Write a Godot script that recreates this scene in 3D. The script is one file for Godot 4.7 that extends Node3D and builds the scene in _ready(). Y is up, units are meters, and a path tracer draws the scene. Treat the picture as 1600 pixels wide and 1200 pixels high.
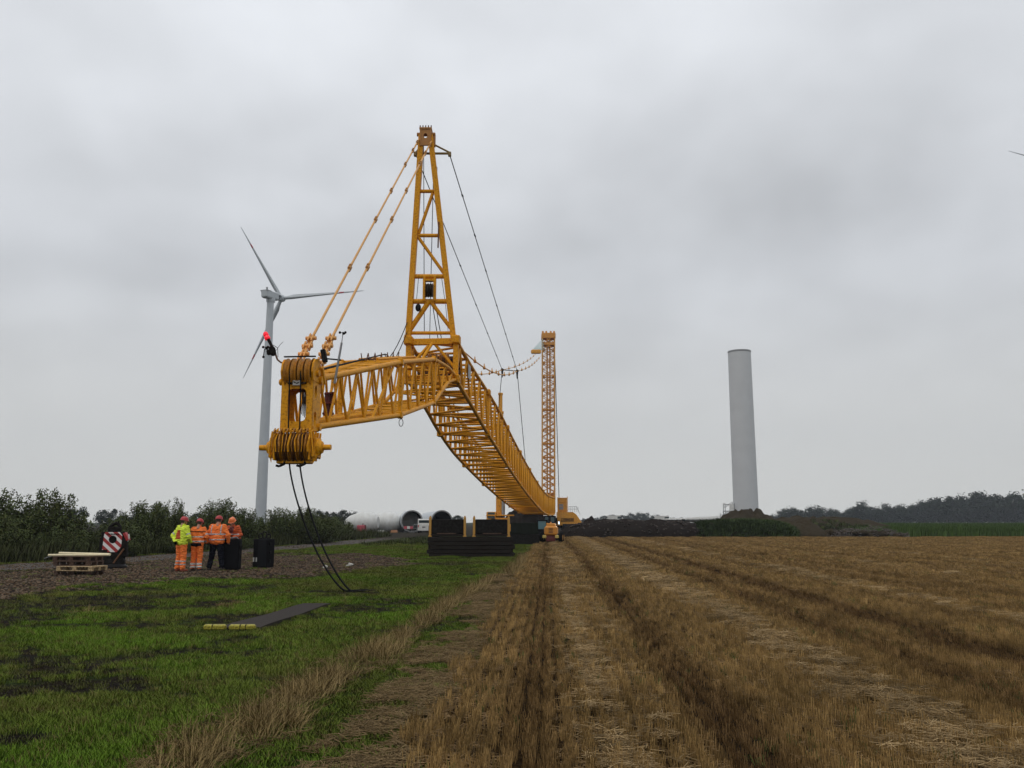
extends Node3D
# A crawler crane with its long boom and jib laid low over a wind farm building site, stubble field on the right.

const AZ := 0.0901           # sideways run of the boom per metre of depth
const ROWS := 0.041          # sideways run of the stubble rows per metre of depth
var M := {}
var rng := RandomNumberGenerator.new()
var n1 := FastNoiseLite.new()
var n2 := FastNoiseLite.new()
var n3 := FastNoiseLite.new()
var unit_rod: Mesh
var used := {}

# ---------------------------------------------------------------- mesh builder
class MB:
	var v := PackedVector3Array()
	var n := PackedVector3Array()
	var c := PackedColorArray()
	var ix := PackedInt32Array()
	var x := Transform3D.IDENTITY
	var col := Color.WHITE
	var tinted := false

	func vert(p: Vector3, nn: Vector3) -> int:
		v.append(x * p)
		n.append((x.basis * nn).normalized())
		c.append(col)
		return v.size() - 1

	func tri(a: int, b: int, d: int) -> void:
		var g := (v[b] - v[a]).cross(v[d] - v[a])
		if g.dot(n[a] + n[b] + n[d]) > 0.0:
			ix.append(a); ix.append(d); ix.append(b)
		else:
			ix.append(a); ix.append(b); ix.append(d)

	func quad(a: Vector3, b: Vector3, d: Vector3, e: Vector3, nn := Vector3.ZERO) -> void:
		var q := nn
		if q == Vector3.ZERO:
			q = (b - a).cross(e - a).normalized()
		var i := vert(a, q)
		vert(b, q); vert(d, q); vert(e, q)
		tri(i, i + 1, i + 2)
		tri(i, i + 2, i + 3)

	func tri3(a: Vector3, b: Vector3, d: Vector3, nn := Vector3.ZERO) -> void:
		var q := nn
		if q == Vector3.ZERO:
			q = (b - a).cross(d - a).normalized()
		var i := vert(a, q)
		vert(b, q); vert(d, q)
		tri(i, i + 1, i + 2)

	func box(size: Vector3, at: Vector3, rot := Basis.IDENTITY, bevel := 0.0) -> void:
		var h := size * 0.5
		var b: float = min(bevel, min(h.x, min(h.y, h.z)) * 0.6)
		var id := {}
		for ax in 3:
			for sx in [-1, 1]:
				for sy in [-1, 1]:
					for sz in [-1, 1]:
						var s := Vector3(sx, sy, sz)
						var p := Vector3(sx * (h.x - b), sy * (h.y - b), sz * (h.z - b))
						p[ax] = s[ax] * h[ax]
						var q := Vector3.ZERO
						q[ax] = s[ax]
						id[[ax, sx, sy, sz]] = vert(at + rot * p, rot * q)
		for s in [-1, 1]:
			_q(id[[0, s, -1, -1]], id[[0, s, 1, -1]], id[[0, s, 1, 1]], id[[0, s, -1, 1]])
			_q(id[[1, -1, s, -1]], id[[1, 1, s, -1]], id[[1, 1, s, 1]], id[[1, -1, s, 1]])
			_q(id[[2, -1, -1, s]], id[[2, 1, -1, s]], id[[2, 1, 1, s]], id[[2, -1, 1, s]])
		if b > 0.0:
			for s in [-1, 1]:
				for t in [-1, 1]:
					_q(id[[0, s, t, -1]], id[[0, s, t, 1]], id[[1, s, t, 1]], id[[1, s, t, -1]])
					_q(id[[1, -1, s, t]], id[[1, 1, s, t]], id[[2, 1, s, t]], id[[2, -1, s, t]])
					_q(id[[0, s, -1, t]], id[[0, s, 1, t]], id[[2, s, 1, t]], id[[2, s, -1, t]])
					for w in [-1, 1]:
						tri(id[[0, s, t, w]], id[[1, s, t, w]], id[[2, s, t, w]])

	func _q(a: int, b: int, d: int, e: int) -> void:
		tri(a, b, d)
		tri(a, d, e)

	func tube(a: Vector3, b: Vector3, ra: float, rb: float, seg := 8, caps := true) -> void:
		var d := (b - a).normalized()
		var s := d.cross(Vector3.UP if abs(d.y) < 0.9 else Vector3.RIGHT).normalized()
		var t := s.cross(d)
		var i := v.size()
		for k in seg + 1:
			var an := TAU * k / seg
			var q := s * cos(an) + t * sin(an)
			vert(a + q * ra, q)
			vert(b + q * rb, q)
		for k in seg:
			_q(i + 2 * k, i + 2 * k + 1, i + 2 * k + 3, i + 2 * k + 2)
		if caps:
			for e in 2:
				var p := b if e else a
				var nn := d if e else -d
				var r := rb if e else ra
				if r < 0.001:
					continue
				var j := vert(p, nn)
				for k in seg:
					var an := TAU * k / seg
					vert(p + (s * cos(an) + t * sin(an)) * r, nn)
				for k in seg:
					tri(j, j + 1 + k, j + 1 + (k + 1) % seg)

	func path(pts: Array, r: float, seg := 6) -> void:
		for k in pts.size() - 1:
			tube(pts[k], pts[k + 1], r, r, seg, true)

	# profile of (radius, height) turned round the y axis of xf
	func lathe(prof: Array, seg: int, xf := Transform3D.IDENTITY, from := 0.0, to := TAU) -> void:
		for k in prof.size() - 1:
			var p: Vector2 = prof[k]
			var q: Vector2 = prof[k + 1]
			var dn := Vector2(q.y - p.y, -(q.x - p.x)).normalized()
			if dn.length() < 0.5:
				continue
			var i := v.size()
			for s in seg + 1:
				var an := from + (to - from) * s / seg
				var ca := cos(an)
				var sa := sin(an)
				var nn := xf.basis * Vector3(ca * dn.x, dn.y, sa * dn.x)
				vert(xf * Vector3(ca * p.x, p.y, sa * p.x), nn)
				vert(xf * Vector3(ca * q.x, q.y, sa * q.x), nn)
			for s in seg:
				_q(i + 2 * s, i + 2 * s + 1, i + 2 * s + 3, i + 2 * s + 2)

	func ball(at: Vector3, r: Vector3, rings := 8, seg := 12) -> void:
		var i := v.size()
		for a in rings + 1:
			var th := PI * a / rings
			for s in seg + 1:
				var ph := TAU * s / seg
				var q := Vector3(sin(th) * cos(ph), cos(th), sin(th) * sin(ph))
				vert(at + q * r, q / r)
		for a in rings:
			for s in seg:
				var o := i + a * (seg + 1) + s
				_q(o, o + 1, o + seg + 2, o + seg + 1)

	# a plate in the xy plane, t thick, with one rounded hole
	func holed(w: float, h: float, t: float, hole: Rect2, power: float, xf: Transform3D) -> void:
		var keep := x
		x = x * xf
		var an := []
		for k in 32:
			an.append(TAU * k / 32)
		var mid := hole.get_center()
		for sx in [-1, 1]:
			for sy in [-1, 1]:
				an.append(fposmod(Vector2(sx * w / 2 - mid.x, sy * h / 2 - mid.y).angle(), TAU))
		an.sort()
		var ins := []
		var out := []
		for a: float in an:
			var d := Vector2(cos(a), sin(a))
			var k: float = pow(pow(abs(d.x), power) + pow(abs(d.y), power), 1.0 / power)
			ins.append(mid + Vector2(d.x / k * hole.size.x / 2, d.y / k * hole.size.y / 2))
			var rx: float = ((w / 2 if d.x > 0 else -w / 2) - mid.x) / d.x if abs(d.x) > 1e-5 else 1e9
			var ry: float = ((h / 2 if d.y > 0 else -h / 2) - mid.y) / d.y if abs(d.y) > 1e-5 else 1e9
			out.append(mid + d * min(rx, ry))
		var m := an.size()
		for k in m:
			var l := (k + 1) % m
			var a0 := Vector3(ins[k].x, ins[k].y, t / 2)
			var a1 := Vector3(ins[l].x, ins[l].y, t / 2)
			var b0 := Vector3(out[k].x, out[k].y, t / 2)
			var b1 := Vector3(out[l].x, out[l].y, t / 2)
			var dz := Vector3(0, 0, -t)
			quad(a0, b0, b1, a1, Vector3.BACK)
			quad(a0 + dz, b0 + dz, b1 + dz, a1 + dz, Vector3.FORWARD)
			var inn := Vector3(mid.x - (a0.x + a1.x) / 2, mid.y - (a0.y + a1.y) / 2, 0).normalized()
			quad(a0, a1, a1 + dz, a0 + dz, inn)
			var e := (b1 - b0)
			if e.length() > 1e-4:
				quad(b0, b1, b1 + dz, b0 + dz, Vector3(e.y, -e.x, 0).normalized())
		x = keep

	func done() -> ArrayMesh:
		var m := ArrayMesh.new()
		if v.is_empty():
			return m
		var a := []
		a.resize(Mesh.ARRAY_MAX)
		a[Mesh.ARRAY_VERTEX] = v
		a[Mesh.ARRAY_NORMAL] = n
		if tinted:
			a[Mesh.ARRAY_COLOR] = c
		a[Mesh.ARRAY_INDEX] = ix
		m.add_surface_from_arrays(Mesh.PRIMITIVE_TRIANGLES, a)
		return m

# ---------------------------------------------------------------- nodes
func numbered(s: String) -> String:
	var k: int = used.get(s, 0)
	used[s] = k + 1
	return s if k == 0 else "%s_%03d" % [s, k]

func tag(o: Node, label: String, category: String, group := "", kind := "") -> Node:
	if label: o.set_meta("label", label)
	if category: o.set_meta("category", category)
	if group: o.set_meta("group", group)
	if kind: o.set_meta("kind", kind)
	return o

func thing(called: String, label: String, category: String, at := Vector3.ZERO, turn := 0.0, group := "") -> Node3D:
	var o := Node3D.new()
	o.name = numbered(called)
	add_child(o)
	o.position = at
	o.rotation.y = turn
	tag(o, label, category, group)
	return o

func put(called: String, mesh: Mesh, mat: Material, parent: Node, xf := Transform3D.IDENTITY) -> MeshInstance3D:
	var o := MeshInstance3D.new()
	o.name = numbered(called) if parent == self else called
	o.mesh = mesh
	o.material_override = mat
	o.transform = xf
	parent.add_child(o, true)
	return o

func part(called: String, mb: MB, mat: Material, parent: Node, xf := Transform3D.IDENTITY) -> MeshInstance3D:
	return put(called, mb.done(), mat, parent, xf)

func rod(called: String, a: Vector3, b: Vector3, r: float, mat: Material, parent: Node) -> void:
	var d := b - a
	var l := d.length()
	var y := d / l
	var s := y.cross(Vector3.UP if abs(y.y) < 0.9 else Vector3.RIGHT).normalized()
	put(called, unit_rod, mat, parent, Transform3D(Basis(s * r, y * l, s.cross(y) * r), (a + b) * 0.5))

func scatter(called: String, mesh: Mesh, mat: Material, where: Array, tint: PackedColorArray, label: String, category: String, parent: Node = self) -> MultiMeshInstance3D:
	var mm := MultiMesh.new()
	mm.transform_format = MultiMesh.TRANSFORM_3D
	mm.use_colors = true
	mm.mesh = mesh
	mm.instance_count = where.size()
	for k in where.size():
		mm.set_instance_transform(k, where[k])
		mm.set_instance_color(k, tint[k])
	var o := MultiMeshInstance3D.new()
	o.name = numbered(called) if parent == self else called
	o.multimesh = mm
	o.material_override = mat
	parent.add_child(o, true)
	if parent == self:
		tag(o, label, category, "", "stuff")
	else:
		o.set_meta("kind", "stuff")
	return o

# ---------------------------------------------------------------- materials
func lin(r: float, g: float, b: float) -> Color:
	return Color(r, g, b).linear_to_srgb()

func dull(c: Color, rough := 0.8) -> StandardMaterial3D:
	var m := mat(c, rough)
	m.metallic_specular = 0.12
	return m

func noise_tex(freq: float, lo: Color, hi: Color, sd: int, size := 512, oct := 5, as_normal := false, bump := 4.0) -> NoiseTexture2D:
	var f := FastNoiseLite.new()
	f.seed = sd
	f.noise_type = FastNoiseLite.TYPE_SIMPLEX_SMOOTH
	f.frequency = freq
	f.fractal_octaves = oct
	f.fractal_gain = 0.6
	var t := NoiseTexture2D.new()
	t.width = size
	t.height = size
	t.seamless = true
	t.noise = f
	if as_normal:
		t.as_normal_map = true
		t.bump_strength = bump
	else:
		var g := Gradient.new()
		g.set_color(0, lo)
		g.set_color(1, hi)
		t.color_ramp = g
	return t

func mat(c: Color, rough := 0.8, metal := 0.0, tex: Texture2D = null, scale := 0.5, world := false) -> StandardMaterial3D:
	var m := StandardMaterial3D.new()
	m.albedo_color = c
	m.roughness = rough
	m.metallic = metal
	if tex:
		m.albedo_texture = tex
		m.uv1_triplanar = true
		m.uv1_world_triplanar = world
		m.uv1_scale = Vector3.ONE * scale
	return m

func materials() -> void:
	var soft := noise_tex(0.012, Color(0.86, 0.85, 0.83), Color(1, 1, 1), 3)
	var worn := noise_tex(0.02, Color(0.55, 0.50, 0.45), Color(1, 1, 1), 5)
	var grit := noise_tex(0.06, Color(0.35, 0.35, 0.35), Color(1, 1, 1), 8)
	var wood := noise_tex(0.03, Color(0.5, 0.42, 0.34), Color(1, 1, 1), 9)
	var dirt := noise_tex(0.05, Color(0.30, 0.27, 0.25), Color(1, 1, 1), 12, 1024, 6)
	var lumps := noise_tex(0.04, Color.BLACK, Color.WHITE, 13, 512, 5, true, 8.0)
	var paint := noise_tex(0.022, Color(0.5, 0.38, 0.28), Color(1, 1, 1), 51, 1024, 6)
	paint.color_ramp.add_point(0.28, Color(0.84, 0.80, 0.75))
	paint.color_ramp.add_point(0.46, Color(0.97, 0.96, 0.95))
	M.yellow = mat(lin(0.76, 0.340, 0.008), 0.5, 0.0, paint, 0.4, true)
	M.yellow.metallic_specular = 0.3
	M.yellow_far = mat(lin(0.74, 0.34, 0.02), 0.5, 0.0, paint, 0.2, true)
	M.pendant = mat(lin(0.72, 0.36, 0.08), 0.5, 0.0, soft, 0.6, true)
	M.derrick = mat(lin(0.66, 0.28, 0.04), 0.55, 0.0, soft, 0.3, true)
	M.sheave = mat(lin(0.66, 0.29, 0.012), 0.5, 0.1, worn, 0.9)
	M.brown_steel = mat(lin(0.22, 0.09, 0.03), 0.6, 0.1, worn, 0.6)
	M.rope = mat(lin(0.012, 0.012, 0.013), 0.65)
	M.greased = mat(lin(0.05, 0.032, 0.018), 0.45, 0.3, worn, 1.5)
	M.black = mat(lin(0.028, 0.027, 0.026), 0.55, 0.0, worn, 0.6)
	M.black_paint = mat(lin(0.011, 0.011, 0.013), 0.6, 0.0, soft, 0.7)
	M.dark_steel = mat(lin(0.03, 0.03, 0.032), 0.5, 0.4, worn, 0.8)
	M.mat_wood = mat(lin(0.060, 0.050, 0.042), 0.85, 0.0, grit, 0.9)
	M.grey_steel = mat(lin(0.30, 0.31, 0.32), 0.45, 0.5, soft, 0.7)
	M.red = mat(lin(0.45, 0.03, 0.03), 0.5, 0.0, soft, 0.6)
	M.pink_red = mat(lin(0.50, 0.07, 0.10), 0.6, 0.0, soft, 0.4)
	M.winch_red = mat(lin(0.20, 0.03, 0.025), 0.55, 0.0, worn, 0.9)
	M.turbine = mat(lin(0.46, 0.49, 0.51), 0.4, 0.0, noise_tex(0.01, Color(0.93, 0.93, 0.93), Color(1, 1, 1), 21), 0.05, true)
	M.concrete = mat(lin(0.57, 0.58, 0.59), 0.55, 0.0, noise_tex(0.012, Color(0.95, 0.95, 0.95), Color(1, 1, 1), 22), 0.05, true)
	M.tarp = mat(lin(0.72, 0.73, 0.72), 0.55, 0.0, soft, 0.15, true)
	M.white = mat(lin(0.72, 0.72, 0.70), 0.45, 0.0, soft, 0.3)
	M.glass_dark = mat(lin(0.03, 0.045, 0.05), 0.08)
	M.glass_teal = mat(lin(0.05, 0.10, 0.11), 0.1)
	M.teal = mat(lin(0.30, 0.45, 0.42), 0.6)
	M.wood = mat(lin(0.33, 0.21, 0.11), 0.8, 0.0, wood, 0.9)
	M.wood_grey = mat(lin(0.15, 0.095, 0.07), 0.85, 0.0, wood, 0.9)
	M.plank = mat(lin(0.74, 0.60, 0.36), 0.75, 0.0, wood, 0.8)
	M.pole = mat(lin(0.88, 0.78, 0.52), 0.7, 0.0, soft, 0.8)
	M.rubber = mat(lin(0.020, 0.020, 0.021), 0.8, 0.0, grit, 1.0)
	M.ground_mat = mat(lin(0.090, 0.078, 0.070), 0.6, 0.0, dirt, 0.7)
	M.hi_yellow_tube = mat(lin(0.66, 0.62, 0.05), 0.5, 0.0, noise_tex(0.03, Color(0.35, 0.3, 0.2), Color(1, 1, 1), 31), 2.0)
	M.soil = mat(lin(0.052, 0.043, 0.038), 0.95, 0.0, dirt, 0.35, true)
	M.mound = mat(lin(0.115, 0.095, 0.062), 0.95, 0.0, dirt, 0.3, true)
	for k in ["soil", "mound"]:
		M[k].normal_enabled = true
		M[k].normal_texture = lumps
		M[k].normal_scale = 1.0
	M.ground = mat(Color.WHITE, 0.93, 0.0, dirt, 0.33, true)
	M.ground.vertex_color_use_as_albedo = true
	M.ground.normal_enabled = true
	M.ground.normal_texture = lumps
	M.ground.normal_scale = 0.8
	M.tuft = mat(Color.WHITE, 0.75)
	M.tuft.vertex_color_use_as_albedo = true
	M.tuft.backlight = Color(0.35, 0.35, 0.25)
	M.stalk = mat(Color.WHITE, 0.7)
	M.stalk.vertex_color_use_as_albedo = true
	M.pebble = mat(Color.WHITE, 0.85)
	M.pebble.vertex_color_use_as_albedo = true
	M.leaf = mat(lin(0.078, 0.098, 0.038), 0.7)
	M.leaf.backlight = Color(0.25, 0.3, 0.15)
	M.leaf.vertex_color_use_as_albedo = true
	M.far_leaf = mat(lin(0.026, 0.038, 0.024), 0.75)
	M.far_leaf.vertex_color_use_as_albedo = true
	M.bark = mat(lin(0.07, 0.055, 0.04), 0.9, 0.0, worn, 1.0)
	M.orange = mat(lin(1.0, 0.23, 0.035), 0.75, 0.0, paint, 1.6)
	M.orange_dull = mat(lin(0.85, 0.15, 0.03), 0.8, 0.0, worn, 1.2)
	M.hi_yellow = mat(lin(0.75, 0.95, 0.06), 0.75, 0.0, paint, 1.6)
	M.navy = mat(lin(0.012, 0.013, 0.020), 0.85, 0.0, soft, 1.5)
	M.band = mat(lin(0.45, 0.45, 0.46), 0.45)
	M.helmet = mat(lin(0.42, 0.03, 0.035), 0.35)
	M.helmet_orange = mat(lin(0.80, 0.20, 0.05), 0.35)
	M.skin = mat(lin(0.42, 0.22, 0.15), 0.6)
	M.skin.subsurf_scatter_enabled = true
	M.skin.subsurf_scatter_strength = 0.1
	M.boot = mat(lin(0.03, 0.022, 0.016), 0.7)
	M.boot_red = mat(lin(0.25, 0.06, 0.03), 0.75)
	M.glove = mat(lin(0.02, 0.02, 0.022), 0.8)
	M.beacon = mat(lin(0.85, 0.02, 0.05), 0.3)
	M.beacon.emission_enabled = true
	M.beacon.emission = Color(1.0, 0.05, 0.12)
	M.beacon.emission_energy_multiplier = 0.45
	M.lamp = mat(Color(0.9, 0.95, 1.0), 0.3)
	M.lamp.emission_enabled = true
	M.lamp.emission = Color(0.85, 0.95, 1.0)
	M.lamp.emission_energy_multiplier = 1.2
	M.twig = mat(lin(0.13, 0.11, 0.10), 0.9)
	for k in ["black", "black_paint", "mat_wood", "rubber", "soil", "mound", "ground", "tuft", "stalk", "pebble", "leaf", "far_leaf", "navy", "rope", "glove", "twig", "dark_steel", "mat_wood", "ground_mat"]:
		M[k].metallic_specular = 0.12
	M.concrete_grey = mat(lin(0.28, 0.27, 0.25), 0.9, 0.0, grit, 1.0)

# ---------------------------------------------------------------- sky
func sky_image() -> Image:
	var w := 1024
	var h := 512
	var im := Image.create(w, h, false, Image.FORMAT_RGBF)
	var a := FastNoiseLite.new()
	a.seed = 41
	a.frequency = 1.1
	a.fractal_octaves = 4
	var b := FastNoiseLite.new()
	b.seed = 7
	b.frequency = 4.0
	b.fractal_octaves = 4
	for j in h:
		var el := PI * (0.5 - (j + 0.5) / h)
		for i in w:
			var az := TAU * (i + 0.5) / w
			# clouds lie on a flat deck, so they flatten towards the horizon
			var e: float = max(el, 0.0)
			var r := cos(e) / (sin(e) + 0.35)
			var p := Vector3(cos(az) * r, sin(az) * r, 0.0) * 0.75
			var cl := a.get_noise_3dv(p) * 0.62 + b.get_noise_3dv(p) * 0.44
			var up := smoothstep(0.0, 0.75, e)
			var fade := smoothstep(0.0, 0.35, e)
			var l := lerpf(0.68, 0.83, up) * (1.0 + cl * 0.36 * fade)
			l *= 1.0 - 0.10 * exp(-pow((e - 0.30) / 0.16, 2.0))
			var tint := Vector3(1.0, 1.005, 0.975).lerp(Vector3(0.962, 0.997, 1.050), smoothstep(0.0, 0.3, e))
			im.set_pixel(i, j, Color(l * tint.x, l * tint.y, l * tint.z))
	return im

func _ready() -> void:
	rng.seed = 77
	# camera: eye height 1.65 m, tilted up nine degrees
	var cam := Camera3D.new()
	cam.name = "camera"
	cam.fov = 48.24
	cam.near = 0.1
	cam.far = 6000.0
	cam.position = Vector3(0, 1.65, 0)
	cam.rotation.x = deg_to_rad(9.115)
	add_child(cam)
	cam.current = true
	var we := WorldEnvironment.new()
	var env := Environment.new()
	env.tonemap_mode = Environment.TONE_MAPPER_LINEAR
	env.tonemap_exposure = 1.0
	env.background_mode = Environment.BG_SKY
	var sky := Sky.new()
	var pm := PanoramaSkyMaterial.new()
	pm.panorama = ImageTexture.create_from_image(sky_image())
	sky.sky_material = pm
	env.sky = sky
	env.sdfgi_enabled = true
	env.ssao_enabled = true
	env.ssil_enabled = true
	env.fog_enabled = true
	env.fog_density = 0.00026
	env.fog_light_color = Color(0.93, 0.96, 1.0)
	we.environment = env
	add_child(we)
	var sun := DirectionalLight3D.new()
	sun.name = "sun"
	sun.light_energy = 0.22
	sun.light_angular_distance = 30.0
	sun.light_color = Color(1.0, 0.97, 0.92)
	sun.shadow_enabled = true
	sun.look_at_from_position(Vector3(-0.35, 0.9, 0.35), Vector3.ZERO)
	add_child(sun)

	var cyl := CylinderMesh.new()
	cyl.top_radius = 1.0
	cyl.bottom_radius = 1.0
	cyl.height = 1.0
	cyl.radial_segments = 8
	cyl.rings = 0
	unit_rod = cyl
	n1.seed = 5
	n1.frequency = 0.35
	n1.fractal_octaves = 4
	n2.seed = 9
	n2.frequency = 0.06
	n2.fractal_octaves = 3
	n3.seed = 19
	n3.frequency = 1.6
	n3.fractal_octaves = 3
	materials()
	ground()
	mounds()
	far_trees()
	crane()
	towers()
	site()
	hedge()
	near_things()
	people()
	plants()

# ---------------------------------------------------------------- ground
var gravel_edge := PackedVector2Array([Vector2(-26, -27), Vector2(-15.85, -29.3), Vector2(-15.5, -32.2), Vector2(-13.7, -37.4), Vector2(-11.0, -43), Vector2(-8.2, -46.5), Vector2(-4.25, -38.7), Vector2(-3.6, -34.1), Vector2(-5.15, -29.3), Vector2(-7.8, -25.5), Vector2(-10.4, -23.9), Vector2(-11.1, -21.9), Vector2(-10.9, -19.6), Vector2(-22, -16)])
var road_line := [Vector2(-40, -22), Vector2(-18.4, -31.5), Vector2(-17.2, -38), Vector2(-15.0, -50), Vector2(-13.0, -68), Vector2(-11.5, -99), Vector2(-9, -140)]
# bare muddy places: x, z, half length, half width, turn
var mud_spots := [[-5.9, -10.6, 0.8, 0.42, 0.2], [-4.4, -9.9, 0.55, 0.2, 0.3], [-4.5, -11.2, 0.9, 0.3, 0.75], [-3.9, -12.4, 0.5, 0.25, 0.8], [-9.5, -17.6, 2.6, 0.9, 0.2], [-8.0, -19.4, 2.4, 0.8, 0.25], [-4.6, -15.6, 1.3, 0.5, 0.2], [-4.0, -8.9, 0.35, 0.2, 0.3], [-2.6, -9.4, 0.9, 0.16, 0.15], [-2.4, -34.5, 2.2, 1.3, 0.2], [-4.4, -28, 1.0, 0.5, 0.2], [-4.9, -23.0, 0.9, 0.4, 0.1], [-11.6, -20.2, 1.8, 0.9, 0.1], [-4.9, -13.2, 0.5, 0.25, 0.1], [-6.6, -16.8, 1.6, 0.4, 0.25], [-7.0, -22.5, 1.4, 0.4, 0.3], [-1.8, -11.6, 0.5, 0.15, 0.2], [-1.6, -13.6, 0.5, 0.2, 0.2], [-3.0, -18.6, 0.7, 0.3, 0.2], [-2.2, -24.5, 0.8, 0.4, 0.2], [-5.2, -20.6, 1.1, 0.35, 0.2], [-4.0, -6.9, 0.5, 0.2, 0.2], [-2.9, -16.5, 0.6, 0.25, 0.2], [-0.9, -22.0, 0.6, 0.25, 0.1], [-2.2, -44.5, 3.4, 1.4, 0.0], [-9.8, -15.4, 2.2, 0.8, 0.15], [-12.5, -18.0, 2.6, 0.9, 0.1], [-7.6, -14.0, 0.9, 0.3, 0.3], [-3.4, -38.5, 3.0, 0.9, 0.1], [-7.0, -26.0, 1.6, 0.35, 0.2], [-3.2, -21.0, 0.8, 0.25, 0.2]]
# stubble: bands that the combine left, as [across, half width, strength]; strength above 0 pale straw, below 0 trodden and dark
var bands := [[-0.12, 0.30, -0.62], [0.44, 0.13, 0.62], [0.92, 0.2, 0.3], [1.50, 0.34, -0.75], [2.3, 0.25, 0.12], [3.08, 0.36, 0.8], [4.35, 0.40, -0.65], [5.55, 0.45, -0.8], [6.6, 0.3, 0.12], [7.9, 0.45, 0.3], [9.3, 0.35, -0.5], [10.6, 0.4, -0.5], [12.4, 0.5, 0.18], [14.3, 0.4, -0.6], [16.0, 0.4, -0.4], [17.8, 0.5, 0.2], [20.2, 0.5, -0.55], [23.0, 0.6, 0.12], [26, 0.5, -0.5], [29.5, 0.6, -0.4], [33, 0.6, 0.1], [37, 0.6, -0.45], [42, 0.7, -0.4], [47, 0.7, 0.1], [53, 0.7, -0.4]]

func band_at(u: float, d: float) -> float:
	var s := -0.62 * pow(0.5 + 0.5 * cos(TAU * (u + 0.05 * n2.get_noise_2d(d * 2.0, 3.0)) / 1.45), 7.0) * smoothstep(4.0, 7.0, u)
	for b: Array in bands:
		var w: float = b[1] * (1.0 + 0.25 * n2.get_noise_2d(d * 5.0, b[0] * 31.0))
		var q: float = (u - b[0] - 0.10 * n2.get_noise_2d(d * 3.0, b[0] * 17.0)) / w
		if abs(q) < 2.2:
			s += b[2] * exp(-q * q) * clamp(1.0 + 0.7 * n2.get_noise_2d(b[0] * 50.0, d * 4.0), 0.6, 1.3)
	return s

func dry_centre(d: float) -> float:
	if d < 11.0: return lerpf(-2.45, -2.15, clamp((d - 5.0) / 6.0, 0, 1))
	if d < 17.0: return lerpf(-2.15, -1.9, (d - 11.0) / 6.0)
	return lerpf(-1.9, -1.1, clamp((d - 17.0) / 13.0, 0, 1))

func near_road(x: float, z: float) -> float:
	var best := 1e9
	var p := Vector2(x, z)
	for k in road_line.size() - 1:
		best = min(best, p.distance_to(Geometry2D.get_closest_point_to_segment(p, road_line[k], road_line[k + 1])))
	return best

# on the worker's side of the road
func _inside_road(x: float, z: float) -> bool:
	for k in road_line.size() - 1:
		var a: Vector2 = road_line[k]
		var b: Vector2 = road_line[k + 1]
		if z <= a.y and z > b.y:
			return x > lerpf(a.x, b.x, (z - a.y) / (b.y - a.y))
	return x > -40.0 and z > -24.0

var zc := Color.WHITE     # colour of the ground found by zone()
var zs := 0.0             # extra value: band strength, or how far the mud has won

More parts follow.
